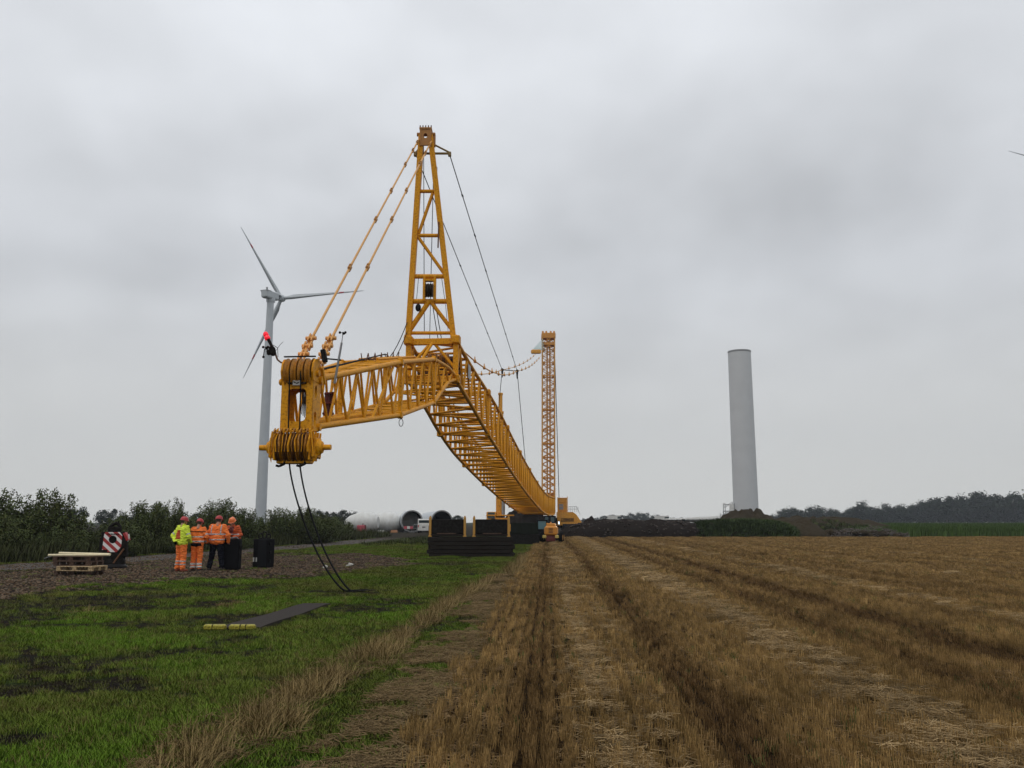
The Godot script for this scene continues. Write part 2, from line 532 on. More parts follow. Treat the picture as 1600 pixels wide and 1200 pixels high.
# 0 green grass, 1 mud, 2 gravel, 3 road, 4 dry grass, 5 chopped straw, 6 stubble, 7 far building site, 8 rough green land
func zone(x: float, z: float) -> int:
	var d := -z
	var u := x - d * ROWS
	var w := n1.get_noise_2d(x, z)
	var f := n3.get_noise_2d(x, z)
	zs = 0.0
	if d > 400.0 or d < -60.0 or abs(x) > 250.0:
		zc = Color(0.07, 0.09, 0.035)
		return 8
	if u > -0.98 + 0.30 * w + 0.12 * f and (d < 91.0 + 3.0 * w or x > 43.0 + w and d < 97.0):
		zs = band_at(u, d)
		var base := Color(0.178, 0.110, 0.041)
		if zs > 0: base = base.lerp(Color(0.32, 0.225, 0.115), min(zs, 1.0))
		else: base = base.lerp(Color(0.075, 0.045, 0.022), min(-zs, 1.0))
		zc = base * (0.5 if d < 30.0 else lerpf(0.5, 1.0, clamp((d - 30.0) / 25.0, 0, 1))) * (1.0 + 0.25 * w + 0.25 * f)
		return 6
	if x > 41.0 and d < 400.0 and d > 96.0:
		zc = Color(0.05, 0.075, 0.022)
		return 8
	if d > 88.0:
		zc = Color(0.060, 0.058, 0.040).lerp(Color(0.10, 0.085, 0.065), 0.5 + 0.5 * w)
		return 7
	var r := near_road(x, z)
	if r < 1.7 + 0.5 * w:
		zc = Color(0.25, 0.24, 0.23) * (1.0 + 0.25 * f)
		return 3
	var edge := Vector2(x + 1.2 * w + 0.7 * f, z + 2.0 * n1.get_noise_2d(z + 90.0, x) + 0.8 * f)
	if Geometry2D.is_point_in_polygon(edge, gravel_edge) or (r < 5.0 + 1.5 * w and x < -9.0 and d < 46.0 and w > -0.35 and _inside_road(x, z)):
		zc = Color(0.062, 0.046, 0.033) * (1.0 + 0.3 * f + 0.5 * w)
		return 2
	if u > -1.55 - 0.35 * w - 0.25 * f - 0.25 * clamp((9.0 - d) / 4.0, 0.0, 1.0) and u < -0.85 and d < 26.0 + 3.0 * w and f * 1.1 + w * 1.8 + 0.42 - d * 0.012 > 0.0:
		zc = Color(0.105, 0.066, 0.036) * (1.0 + 0.4 * f)
		return 5
	var dc := dry_centre(d)
	var dw := lerpf(0.26, 0.40, clamp((16.0 - d) / 10.0, 0.0, 1.0)) * (1.0 + 1.3 * w)
	if abs(u - dc) < dw and d < 40.0:
		zs = 1.0 - abs(u - dc) / dw
		zc = Color(0.10, 0.075, 0.035)
		return 4
	var apron := Vector2(x + 2.2 * n1.get_noise_2d(x * 1.5, z * 1.5), z - 2.6 + 2.0 * w)
	if x < -5.5 and w + 0.5 * f < 0.14 and Geometry2D.is_point_in_polygon(apron, gravel_edge):
		zc = Color(0.034, 0.028, 0.022) * (1.0 + 0.3 * f)
		return 1
	for m: Array in mud_spots:
		var q := Vector2(x - m[0], z - m[1]).rotated(m[4])
		var e := pow(q.x / m[2], 2.0) + pow(q.y / m[3], 2.0) + 0.9 * w + 0.7 * f
		if e < 1.0:
			zc = Color(0.030, 0.026, 0.020) * (1.0 + 0.3 * f)
			return 1
	# dry tussocks in the grass at the left
	if abs(z + 15.5 - (x + 9.0) * -0.62) < 0.25 + 0.7 * w and x < -5.4 and x > -12.0:
		zs = 0.15
		zc = Color(0.11, 0.08, 0.04)
		return 4
	if w + 0.45 * f < (-0.22 if x > -6.0 else lerpf(-0.22, -0.02, clamp((-6.0 - x) / 3.0, 0.0, 1.0))) and (x < -3.0 or d > 14.0):
		zc = Color(0.036, 0.030, 0.021)
		return 1
	zc = Color(0.058, 0.095, 0.020) * (1.0 + 0.3 * w + 0.2 * f)
	return 0

func gh(x: float, z: float) -> float:
	if z < -95.0 or z > 4.0 or abs(x) > 70.0:
		return 0.0
	var u := x + z * ROWS
	var h := 0.03 * n1.get_noise_2d(x * 1.3, z * 1.3)
	if u > -0.9:
		var b := band_at(u, -z)
		h += 0.05 * b if b < 0.0 else 0.03 * b
	elif u > -1.6 and z > -26.0:
		h += 0.05
	return h

func grid_axis(lo: float, hi: float, step: float, out_lo: float, out_hi: float) -> PackedFloat32Array:
	var left := []
	var s := step
	var p := lo
	while p > out_lo:
		s *= 1.22
		p -= s
		left.append(p)
	left.reverse()
	var a := PackedFloat32Array(left)
	p = lo
	while p < hi:
		a.append(p)
		p += step
	s = step
	while p < out_hi:
		a.append(p)
		s *= 1.22
		p += s
	a.append(out_hi)
	return a

func ground() -> void:
	var xs := grid_axis(-18.0, 20.0, 0.2, -1000.0, 1000.0)
	var zs_ := grid_axis(-48.0, -3.5, 0.22, -1200.0, 150.0)
	var mb := MB.new()
	mb.tinted = true
	var nx := xs.size()
	var nz := zs_.size()
	var hh := PackedFloat32Array()
	hh.resize(nx * nz)
	for j in nz:
		for i in nx:
			hh[j * nx + i] = gh(xs[i], zs_[j])
	for j in nz:
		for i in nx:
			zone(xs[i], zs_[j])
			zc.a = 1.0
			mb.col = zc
			var i0: int = max(i - 1, 0)
			var i1: int = min(i + 1, nx - 1)
			var j0: int = max(j - 1, 0)
			var j1: int = min(j + 1, nz - 1)
			var gx := (hh[j * nx + i1] - hh[j * nx + i0]) / (xs[i1] - xs[i0])
			var gz := (hh[j1 * nx + i] - hh[j0 * nx + i]) / (zs_[j1] - zs_[j0])
			mb.vert(Vector3(xs[i], hh[j * nx + i], zs_[j]), Vector3(-gx, 1, -gz))
	for j in nz - 1:
		for i in nx - 1:
			var o := j * nx + i
			mb._q(o, o + 1, o + nx + 1, o + nx)
	tag(part("ground", mb, M.ground, self), "flat farmland with muddy grass, gravel and stubble running to the horizon", "ground", "", "structure")

# a heap of earth over an outline centre, lumpy on top
func heap(called: String, at: Vector3, size: Vector3, m: Material, lab: String, cat: String, sd: int, flat := 1.0, rough := 0.25, kind := "structure") -> MeshInstance3D:
	var f := FastNoiseLite.new()
	f.seed = sd
	f.frequency = 0.55
	f.fractal_octaves = 4
	var mb := MB.new()
	var a := 64
	var b := 20
	var pts := []
	for j in b + 1:
		for i in a:
			var r := float(j) / b
			var an := TAU * i / a
			var edge := 1.0 + 0.14 * f.get_noise_2d(cos(an) * 4.0, sin(an) * 4.0)
			var p := Vector3(cos(an) * r * edge * size.x / 2, 0, sin(an) * r * edge * size.z / 2)
			var q := pow(1.0 - pow(r, 2.0 * flat), 0.8) if r < 1.0 else 0.0
			p.y = size.y * q * (1.0 + rough * f.get_noise_2d(p.x * 0.9 + at.x, p.z * 0.9)) + (0.25 * rough * f.get_noise_2d(p.x * 4.0, p.z * 4.0) if r < 1.0 else -0.3)
			pts.append(p)
	for j in b + 1:
		for i in a:
			var p: Vector3 = pts[j * a + i]
			var px: Vector3 = pts[j * a + (i + 1) % a] - pts[j * a + (i + a - 1) % a]
			var pz: Vector3 = pts[min(j + 1, b) * a + i] - pts[max(j - 1, 0) * a + i]
			var nn := pz.cross(px)
			mb.vert(p, nn if nn.y > 0 and nn.length() > 1e-6 else (-nn if nn.length() > 1e-6 else Vector3.UP))
	for j in b:
		for i in a:
			var l := (i + 1) % a
			mb._q(j * a + i, j * a + l, (j + 1) * a + l, (j + 1) * a + i)
	var o := part(called, mb, m, self, Transform3D(Basis.IDENTITY, at))
	tag(o, lab, cat, "", kind)
	return o

func mounds() -> void:
	heap("soil_bank", Vector3(13.4, 0, -94), Vector3(17.0, 1.72, 8), M.soil, "long bank of dark dug soil along the far edge of the stubble", "soil bank", 3, 2.6)
	var cl := []
	var cc := PackedColorArray()
	for k in 900:
		var x := rng.randf_range(6.0, 20.5)
		var z := rng.randf_range(-98, -90.2)
		var q := pow((x - 13.4) / 8.4, 2.0) + pow((z + 94.0) / 4.0, 2.0)
		if q > 1.0: continue
		var y := 1.72 * pow(1.0 - pow(q, 2.6), 0.8)
		var g := rng.randf_range(0.6, 1.6)
		cl.append(Transform3D(Basis(Vector3.UP, rng.randf() * TAU) * Basis.from_scale(Vector3(1, 0.7, 0.8) * rng.randf_range(0.4, 1.4)), Vector3(x, y, z)))
		cc.append(Color(0.05 * g, 0.042 * g, 0.037 * g))
	var sm := SphereMesh.new()
	sm.radius = 0.13
	sm.height = 0.24
	sm.radial_segments = 6
	sm.rings = 3
	scatter("soil_clods", sm, M.pebble, cl, cc, "clods of dark earth strewn over the long soil bank", "earth clods")
	heap("weedy_bank", Vector3(24.6, 0, -94), Vector3(12.5, 1.6, 8), M.mound, "low earth bank overgrown with green weeds before the tower stump", "earth bank", 4, 2.2)
	heap("earth_mound", Vector3(37.3, 0, -138), Vector3(11, 3.3, 8), M.mound, "brown earth mound heaped up at the foot of the tower stump", "earth mound", 5, 1.2, 0.4)
	heap("earth_slope", Vector3(31.6, 0, -95.0), Vector3(6.0, 1.75, 6), M.mound, "bare brown slope at the end of the weedy bank", "earth slope", 6, 0.8)
	heap("low_bank", Vector3(44.0, 0, -128), Vector3(26.0, 2.2, 8), M.mound, "low brown bank behind the pile of branches", "earth bank", 7, 1.6)
	heap("black_heap", Vector3(1.9, 0, -122), Vector3(6.8, 3.3, 6), M.soil, "black lumpy heap under the lowest stretch of the boom", "soil heap", 8, 1.6, 0.4)
	heap("dark_heap", Vector3(8.8, 0, -98), Vector3(3.6, 2.05, 3.4), M.soil, "small dark peak of soil beside the crane body", "soil heap", 11, 0.9, 0.3)

# ---------------------------------------------------------------- trees and bushes
func leaf_quad(mb: MB, p: Vector3, l: float, w: float, axis: Vector3) -> void:
	var s := axis.cross(Vector3(rng.randf() - 0.5, rng.randf() - 0.5, rng.randf() - 0.5)).normalized()
	var nn := axis.cross(s).normalized()
	if nn.y < 0: nn = -nn
	nn = (nn + Vector3(0, 0.4, 0)).normalized()
	var i := mb.vert(p - axis * l * 0.5, nn)
	mb.vert(p + s * w * 0.5, nn)
	mb.vert(p + axis * l * 0.5, nn)
	mb.vert(p - s * w * 0.5, nn)
	mb.tri(i, i + 1, i + 2)
	mb.tri(i, i + 2, i + 3)

func rdir() -> Vector3:
	var v := Vector3(rng.randfn(), rng.randfn(), rng.randfn())
	return v.normalized() if v.length() > 0.01 else Vector3.UP

# crown of many thin upright shoots over a leafy body; 1 unit tall, about 1 wide
func shoot_crown(shoots: int, per: int, ll: float, stems: MB) -> ArrayMesh:
	var mb := MB.new()
	mb.tinted = true
	for k in shoots:
		var an := rng.randf() * TAU
		var lean := sqrt(rng.randf()) * 0.5
		var h: float = lerpf(0.62, 1.0, pow(rng.randf(), 0.9)) * (1.0 - 0.42 * lean * lean * 4.0)
		var p0 := Vector3(cos(an), 0, sin(an)) * lean * 0.35
		var p2 := Vector3(cos(an) * lean, h, sin(an) * lean)
		var p1 := Vector3(cos(an) * lean * 0.9, h * 0.5, sin(an) * lean * 0.9)
		var tone := rng.randf_range(0.65, 1.35)
		var last := p0
		for s in range(1, 6):
			var t := s / 5.0
			var q := p0.lerp(p1, t).lerp(p1.lerp(p2, t), t)
			stems.tube(last, q, 0.008 * (1.1 - t + 0.2), 0.008 * (1.1 - t), 4, false)
			last = q
		for s in per:
			var t := pow(rng.randf(), 0.6)
			var q := p0.lerp(p1, t).lerp(p1.lerp(p2, t), t)
			var spread := lerpf(0.20, 0.045, pow(t, 1.5)) * rng.randf_range(0.3, 1.0)
			q += rdir() * spread
			q.y = max(q.y, 0.01)
			var g := tone * rng.randf_range(0.7, 1.3)
			mb.col = Color(g * rng.randf_range(0.9, 1.25), g, g * rng.randf_range(0.7, 1.1))
			leaf_quad(mb, q, ll * rng.randf_range(0.7, 1.3), ll * 0.42, (Vector3(0, 0.7, 0) + rdir()).normalized())
	return mb.done()

# broad crown of leaf clumps; 1 unit tall and 1 wide, standing on y 0.12
func clump_crown(clumps: int, per: int, ll: float) -> ArrayMesh:
	var mb := MB.new()
	mb.tinted = true
	for k in clumps:
		var d := rdir()
		var r := pow(rng.randf(), 0.35)
		var c := Vector3(d.x * 0.42, d.y * 0.40, d.z * 0.42) * r + Vector3(0, 0.48, 0)
		var cr := rng.randf_range(0.09, 0.18)
		var tone := rng.randf_range(0.6, 1.4)
		for s in per:
			var q := c + rdir() * cr * pow(rng.randf(), 0.5)
			if q.y < 0.02: q.y = 0.02 + rng.randf() * 0.15
			var g := tone * rng.randf_range(0.8, 1.2)
			mb.col = Color(g * 1.05, g, g * 0.9)
			leaf_quad(mb, q, ll * rng.randf_range(0.7, 1.3), ll * 0.7, rdir())
	return mb.done()

func ordinal(k: int) -> String:
	var w := ["leftmost", "second", "third", "fourth", "fifth", "sixth", "seventh", "eighth", "ninth", "tenth", "eleventh", "twelfth", "thirteenth", "fourteenth", "fifteenth", "sixteenth", "seventeenth", "eighteenth", "nineteenth", "twentieth"]
	if k < 20: return w[k]
	return "thirtieth" if k == 29 else "twenty-" + w[k - 20].replace("leftmost", "first")

# tells alike things apart by their order in the photo
func in_order(list: Array, text: String) -> void:
	list.sort_custom(func(a: Node3D, b: Node3D) -> bool: return a.position.x / -a.position.z < b.position.x / -b.position.z)
	for k in list.size():
		(list[k] as Node3D).set_meta("label", text % (ordinal(k) + ("" if k == 0 else " from the left")))

func far_trees() -> void:
	rng.seed = 101
	var crowns := []
	for k in 4:
		crowns.append(clump_crown(62, 46, 0.055))
	var tb := MB.new()
	tb.tube(Vector3(0, -0.02, 0), Vector3(0, 0.4, 0), 0.022, 0.015, 6, false)
	tb.tube(Vector3(0, 0.3, 0), Vector3(0.15, 0.6, 0.05), 0.012, 0.006, 5, false)
	tb.tube(Vector3(0, 0.3, 0), Vector3(-0.14, 0.62, -0.06), 0.012, 0.006, 5, false)
	var trunk := tb.done()
	# the edge of the wood at the right: x, height
	var line := [[147, 6.5], [152, 9.2], [158, 8.6], [165, 9.6], [171, 8.8], [178, 9.4], [185, 9.0], [191, 11.4], [197, 12.0], [203, 11.0], [209, 10.2], [215, 11.0], [221, 11.6], [227, 13.2], [232, 14.2], [238, 15.2], [243, 14.4], [249, 16.8], [255, 17.4], [261, 16.8], [267, 17.6], [273, 17.0], [278, 16.8], [284, 15.2], [290, 14.6], [297, 15.6], [304, 16.4], [312, 15.5], [320, 16.0], [330, 15.0]]
	var words := ["first low tree where the wood beside the tower stump begins", "broad dark tree in the wood beyond the crop", "tall round tree in the wood beyond the crop"]
	var front := []
	for row in 3:
		for k in line.size():
			var a: Array = line[k]
			var h: float = a[1] * (rng.randf_range(0.92, 1.12) if row == 0 else rng.randf_range(0.6, 0.9)) + 1.2
			var t := thing("wood_tree", "dark leafy tree half hidden inside the hazy wood far beyond the green crop", "tree", Vector3(a[0] + row * 3.0, -0.1, -478.0 - row * 9.0 + rng.randf_range(-4, 4)), rng.randf() * TAU, "trees of the far wood at the right")
			var w := h * rng.randf_range(1.0, 1.4)
			t.scale = Vector3(w, h, w)
			put("crown", crowns[rng.randi() % 4], M.far_leaf, t)
			if row == 0: front.append(t)
			put("trunk", trunk, M.bark, t)
	in_order(front, "tree at the front of the hazy far wood, %s")
	var more := [[-60, -250, 4.6], [-56, -252, 5.6], [-52.5, -250, 5.3], [-49.5, -253, 5.9], [-46, -251, 5.0], [-43, -254, 4.2]]
	var m1 := []
	for a: Array in more:
		var t := thing("distant_tree", "grey green distant tree behind the bushes left of the white tower sections", "tree", Vector3(a[0], -0.1, a[1]), rng.randf() * TAU, "distant trees left of the tower sections")
		m1.append(t)
		t.scale = Vector3(a[2] * 1.1, a[2], a[2] * 1.1)
		put("crown", crowns[rng.randi() % 4], M.far_leaf, t)
		put("trunk", trunk, M.bark, t)
	in_order(m1, "grey green distant tree between hedge and white tower sections, %s")
	var m2 := []
	for a: Array in [[-33, -330, 5.0], [-27, -333, 5.6], [-21, -331, 4.8], [-94, -215, 5.2], [-101, -218, 5.6], [-108, -214, 6.0], [-82, -240, 4.6], [-88, -243, 4.8]]:
		var t := thing("distant_tree", "faint distant tree seen low between the site machines and the hedge", "tree", Vector3(a[0], -0.1, a[1]), rng.randf() * TAU, "faint distant trees along the horizon")
		m2.append(t)
		t.scale = Vector3(a[2] * 1.3, a[2], a[2] * 1.3)
		put("crown", crowns[rng.randi() % 4], M.far_leaf, t)
		put("trunk", trunk, M.bark, t)
	in_order(m2, "faint low tree on the horizon behind hedge and site machines, %s")
	var m3 := []
	for a: Array in [[58, 5.0], [64, 6.8], [70, 7.6], [76, 7.2], [82, 8.4], [88, 8.8], [94, 8.2], [100, 7.2], [106, 6.2], [50, 4.6], [112, 5.2], [118, 5.0]]:
		var t := thing("horizon_tree", "pale hazy tree on the horizon behind the dark soil bank", "tree", Vector3(a[0], -0.1, -598.0 + rng.randf_range(-6, 6)), rng.randf() * TAU, "hazy trees on the horizon behind the soil bank")
		m3.append(t)
		t.scale = Vector3(a[1] * 1.25, a[1], a[1] * 1.25)
		put("crown", crowns[rng.randi() % 4], M.far_leaf, t)
		put("trunk", trunk, M.bark, t)
	in_order(m3, "pale hazy tree on the horizon behind the dark soil bank, %s")

func hedge() -> void:
	rng.seed = 102
	var all := []
	var crowns := []
	var stems := []
	for k in 4:
		var st := MB.new()
		crowns.append(shoot_crown(95, 120, 0.040, st))
		stems.append(st.done())
	# x, z, height, width
	var rows := [[-30.5, -40.0, 3.6, 5.0], [-27.0, -41.5, 3.75, 4.5], [-24.2, -40.0, 3.5, 4.0], [-22.0, -41.0, 3.4, 3.8], [-25.3, -37.0, 2.6, 3.4], [-22.0, -37.0, 2.2, 3.0], [-20.1, -44.5, 1.95, 3.4], [-20.5, -52.0, 2.1, 4.0], [-20.3, -48.5, 3.15, 3.4], [-18.9, -48.0, 3.05, 3.0], [-18.8, -52.5, 2.0, 3.5], [-18.0, -53.5, 3.3, 3.6], [-16.9, -55.0, 2.8, 3.2], [-19.6, -60.0, 2.0, 5.0], [-17.6, -66.0, 1.9, 4.5], [-17.1, -64.0, 2.9, 3.4], [-15.7, -65.0, 3.1, 3.2], [-15.0, -67.5, 2.5, 3.0], [-19.5, -75.0, 2.0, 5.0], [-16.2, -78.0, 2.2, 4.0], [-17.6, -84.0, 2.4, 4.5], [-15.4, -70.0, 1.6, 3.0], [-19.0, -42.0, 1.1, 2.2], [-18.0, -46.0, 1.0, 2.2], [-16.4, -52.0, 0.9, 2.2], [-34, -41, 3.4, 5], [-23.5, -35.8, 1.5, 2.6], [-20.4, -39.2, 1.4, 2.4]]
	var words := ["tall", "wide", "low", "ragged", "small"]
	for k in rows.size():
		var a: Array = rows[k]
		var lab := "dark green bushy willow shrub in the hedge behind the gravel road"
		if k == 1: lab = "tallest bush at the left end of the hedge behind the pallets"
		elif k == 8: lab = "tall bush behind the road between the striped hook block and the workers"
		elif k == 11: lab = "feathery bush rising behind the worker in the plain orange jacket"
		elif k == 16: lab = "upright bush just right of the wind turbine's foot"
		var t := thing("bush", lab, "bush", Vector3(a[0], -0.02, a[1]), rng.randf() * TAU, "bushes of the hedge behind the road")
		if lab.begins_with("dark green"): all.append(t)
		t.scale = Vector3(a[3], a[2], a[3])
		put("leaves", crowns[k % 4], M.leaf, t)
		put("stem", stems[k % 4], M.bark, t)
	in_order(all, "dark green willow bush in the hedge behind the road, %s")

# ---------------------------------------------------------------- crane
# boom: depth, height of the lower chords, width, height of the section
var boom_table := [[41.0, 8.45, 2.33, 1.92], [46.4, 7.72, 2.6, 2.1], [50.4, 7.10, 2.82, 2.42], [56.7, 6.33, 3.08, 2.68], [64.7, 5.60, 3.1, 2.72], [79.6, 4.50, 3.1, 2.72], [94.1, 3.64, 3.1, 2.70], [108.0, 2.98, 3.1, 2.70], [123.0, 2.66, 3.1, 2.70], [137.0, 2.72, 3.1, 2.75], [150.0, 2.95, 3.1, 2.8]]

func boom_at(d: float) -> Array:
	var k := 0
	while k < boom_table.size() - 2 and boom_table[k + 1][0] < d:
		k += 1
	var a: Array = boom_table[k]
	var b: Array = boom_table[k + 1]
	var p: Array = boom_table[max(k - 1, 0)]
	var q: Array = boom_table[min(k + 2, boom_table.size() - 1)]
	var t: float = b[0] - a[0]
	var r := []
	for c in [1, 2, 3]:
		r.append(cubic_interpolate_in_time(a[c], b[c], p[c] if k > 0 else 2 * a[c] - b[c], q[c] if k < boom_table.size() - 2 else 2 * b[c] - a[c], (d - a[0]) / t, t, (p[0] if k > 0 else a[0] - t) - a[0], (q[0] if k < boom_table.size() - 2 else b[0] + t) - a[0]))
	return r

func axis_x(d: float) -> float:
	return -7.58 + AZ * d

var RIGHT := Vector3(1, 0, AZ).normalized()

# corners: lower left, lower right, upper right, upper left
func frame_at(d: float, low: float, w: float, h: float) -> Array:
	var c := Vector3(axis_x(d), low, -d)
	var r := RIGHT * w / 2
	return [c - r, c + r, c + r + Vector3(0, h, 0), c - r + Vector3(0, h, 0)]

func paths(frames: Array, r: float, parent: Node, m: Material) -> void:
	for k in 4:
		var pts := []
		for f: Array in frames:
			pts.append(f[k])
		var mb := MB.new()
		mb.path(pts, r, 8)
		part("chord", mb, m, parent)

# zigzag lacing on the four faces; the first `single` bars are parts, the others one joined part
func lacing(frames: Array, r: float, single: int, parent: Node, m: Material, phase := 0) -> void:
	var rest := MB.new()
	var made := 0
	for i in frames.size() - 1:
		var a: Array = frames[i]
		var b: Array = frames[i + 1]
		var list := []
		for e in [[0, 1], [1, 2], [2, 3], [3, 0]]:
			var flip := (i + phase) % 2 == 0
			if e[0] >= 2: flip = not flip
			list.append([a[e[0]], b[e[1]]] if flip else [a[e[1]], b[e[0]]])
		if i % 2 == 0:
			list.append([a[0], a[1]])
			list.append([a[3], a[2]])
		for s: Array in list:
			if made < single:
				rod("lacing_bar", s[0], s[1], r, m, parent)
				made += 1
			else:
				rest.tube(s[0], s[1], r, r, 6, false)
	if not rest.v.is_empty():
		part("far_lacing", rest, m, parent).set_meta("kind", "stuff")

func beam(mb: MB, a: Vector3, b: Vector3, w: float, h: float) -> void:
	var d := (b - a)
	var y := d.normalized()
	var z := Vector3(0, 0, 1)
	if abs(y.dot(z)) > 0.9: z = Vector3.UP
	var xx := y.cross(z).normalized()
	mb.box(Vector3(w, d.length(), h), (a + b) / 2, Basis(xx, y, xx.cross(y)), 0.015)

# a pendant of straight bars with paired link plates where the bars meet
func pendant(a: Vector3, b: Vector3, joints: Array, r: float, link: float, m: Material, parent: Node, called := "pendant_bar") -> void:
	var mb := MB.new()
	mb.tube(a, b, r, r, 8)
	var o := part(called, mb, m, parent)
	var dir := (b - a).normalized()
	for t: float in joints:
		var p := a.lerp(b, t)
		var lb := MB.new()
		var s := dir.cross(Vector3.FORWARD).normalized()
		var bs := Basis(s, dir, s.cross(dir))
		for e in [-1, 1]:
			lb.box(Vector3(link * 0.9, link * 3.2, link * 0.22), p + bs.z * e * (r + link * 0.12), bs, 0.01)
			lb.tube(p + dir * e * link - bs.z * link * 0.8, p + dir * e * link + bs.z * link * 0.8, link * 0.35, link * 0.35, 8)
		part("link", lb, M.sheave if m != M.rope else M.rope, o)

func crane() -> void:
	var root := thing("crawler_crane", "huge yellow crawler crane with lattice boom and jib laid low towards the road", "crane", Vector3(6.2, 0, -153.0))
	var off := Transform3D(Basis.IDENTITY, -root.position)
	var Y: Material = M.yellow

	# ---- main boom
	var fr := []
	var d := 41.0
	while d < 150.0:
		var r := boom_at(d)
		fr.append(frame_at(d, r[0], r[1], r[2]))
		d += 1.06 + (d - 41.0) * 0.0035
	var boom := Node3D.new()
	boom.name = "main_boom"
	root.add_child(boom)
	boom.transform = off
	for k in range(0, fr.size(), 10):
		var f: Array = fr[k]
		var heavy := MB.new()
		for e in 4:
			beam(heavy, f[e], f[(e + 1) % 4], 0.2, 0.2)
		for e in 4:
			heavy.box(Vector3(0.34, 0.34, 0.6), f[e], Basis(RIGHT, Vector3.UP, RIGHT.cross(Vector3.UP)), 0.03)
		part("cross_frame", heavy, Y, boom)
	paths(fr, 0.105, boom, Y)
	lacing(fr, 0.062, 300, boom, Y)
	# walkway grating on the upper side, seen through the boom
	var walk := MB.new()
	for k in range(2, fr.size() - 1):
		var a: Vector3 = fr[k][0].lerp(fr[k][1], 0.42) + Vector3(0, 0.25, 0)
		var b: Vector3 = fr[k + 1][0].lerp(fr[k + 1][1], 0.42) + Vector3(0, 0.25, 0)
		beam(walk, a, b, 0.05, 0.06)
		var a2: Vector3 = fr[k][0].lerp(fr[k][1], 0.58) + Vector3(0, 0.25, 0)
		var b2: Vector3 = fr[k + 1][0].lerp(fr[k + 1][1], 0.58) + Vector3(0, 0.25, 0)
		beam(walk, a2, b2, 0.05, 0.06)
		walk.tube(a, a2, 0.02, 0.02, 4, false)
	part("walkway", walk, M.yellow, boom)
	# data plate on the near right face
	var pl := MB.new()
	var p0: Vector3 = fr[3][1].lerp(fr[3][2], 0.66)
	pl.box(Vector3(0.02, 0.75, 0.9), p0 + RIGHT * 0.14, Basis(RIGHT, Vector3.UP, RIGHT.cross(Vector3.UP)), 0.005)
	part("sign_plate", pl, M.grey_steel, boom)

	# ---- boom head with plates, posts and braces
	var hb := MB.new()
	var f0: Array = fr[0]
	var f2: Array = fr[2]
	for e in [0, 1, 2, 3]:
		hb.box(Vector3(0.42, 0.42, 0.5), f0[e], Basis(RIGHT, Vector3.UP, RIGHT.cross(Vector3.UP)), 0.03)
	beam(hb, f0[0], f0[3], 0.26, 0.26)
	beam(hb, f0[1], f0[2], 0.26, 0.26)
	beam(hb, f0[3] + Vector3(0, -0.06, 0), f0[2] + Vector3(0, -0.06, 0), 0.3, 0.24)
	var head := part("boom_head", hb, Y, root, off)
	var mid: Vector3 = (f0[2] + f0[3]) / 2 + Vector3(0, -0.16, 0)
	rod("brace", mid - RIGHT * 0.12, f0[0] + Vector3(0.1, 0.5, 0.5), 0.075, Y, head)
	rod("brace", mid + RIGHT * 0.12, f0[1] + Vector3(-0.05, 0.55, 0), 0.075, Y, head)
	rod("brace", mid + Vector3(0, 0, 0.12), mid + Vector3(-0.45, -1.1, 1.1), 0.075, Y, head)
	var deck := MB.new()
	for k in 6:
		var y0 := 0.5 + k * 0.24
		var a: Vector3 = f2[0] + Vector3(0.1, y0, 0)
		var b: Vector3 = f2[1] + Vector3(-0.1, y0, 0)
		beam(deck, a, b, 0.17, 0.5)
	part("head_deck", deck, M.brown_steel, head)
	var shv := MB.new()
	for k in 4:
		var c: Vector3 = (f2[2] + f2[3]) / 2 + RIGHT * (k - 1.5) * 0.3 + Vector3(0, -0.55, 0.7)
		shv.lathe([Vector2(0.08, -0.06), Vector2(0.4, -0.06), Vector2(0.42, -0.05), Vector2(0.36, 0), Vector2(0.42, 0.05), Vector2(0.4, 0.06), Vector2(0.08, 0.06)], 24, Transform3D(Basis(Vector3.UP, RIGHT, Vector3.UP.cross(RIGHT)), c))
	part("guide_sheave", shv, M.sheave, head)

	# ---- A-frame mast on the boom head
	var z := -41.3
	var mb := MB.new()
	var lb := Vector3(-5.12, 10.2, z)
	var rb := Vector3(-2.84, 10.2, z)
	var lt := Vector3(-4.63, 21.1, z)
	var rt := Vector3(-4.17, 21.1, z)
	beam(mb, lb, lt, 0.27, 0.42)
	beam(mb, rb, rt, 0.27, 0.42)
	for e in [lb, rb]:
		mb.box(Vector3(0.32, 0.4, 0.46), e + Vector3(0, 0.3, 0), Basis.IDENTITY, 0.03)
	var af := part("jib_mast", mb, Y, root, off)
	for q: Array in [[-4.63, -3.95, 18.15, 0.1], [-4.78, -3.63, 15.82, 0.1], [-4.94, -3.34, 13.7, 0.12], [-5.01, -3.17, 12.42, 0.13], [-5.17, -2.84, 10.82, 0.09]]:
		rod("cross_bar", Vector3(q[0], q[2], z), Vector3(q[1], q[2], z), q[3], Y, af)
	for q: Array in [[-4.01, 18.05, -4.68, 15.92], [-4.72, 15.76, -3.32, 13.76]]:
		rod("brace", Vector3(q[0], q[1], z), Vector3(q[2], q[3], z), 0.085, Y, af)
	rod("brace", Vector3(-4.12, 12.4, z), Vector3(-5.08, 10.9, z), 0.13, Y, af)
	rod("brace", Vector3(-4.02, 12.4, z), Vector3(-2.93, 10.95, z), 0.1, Y, af)
	var tp := MB.new()
	for e in [-0.25, 0.25]:
		tp.holed(0.55, 0.95, 0.09, Rect2(-0.1, 0.05, 0.2, 0.28), 2.0, Transform3D(Basis(Vector3.BACK, Vector3.UP, Vector3.LEFT), Vector3(-4.4 + e, 20.95, z)))
	tp.holed(0.5, 0.9, 0.08, Rect2(-0.1, -0.05, 0.2, 0.25), 2.0, Transform3D(Basis.IDENTITY, Vector3(-4.4, 20.95, z + 0.22)))
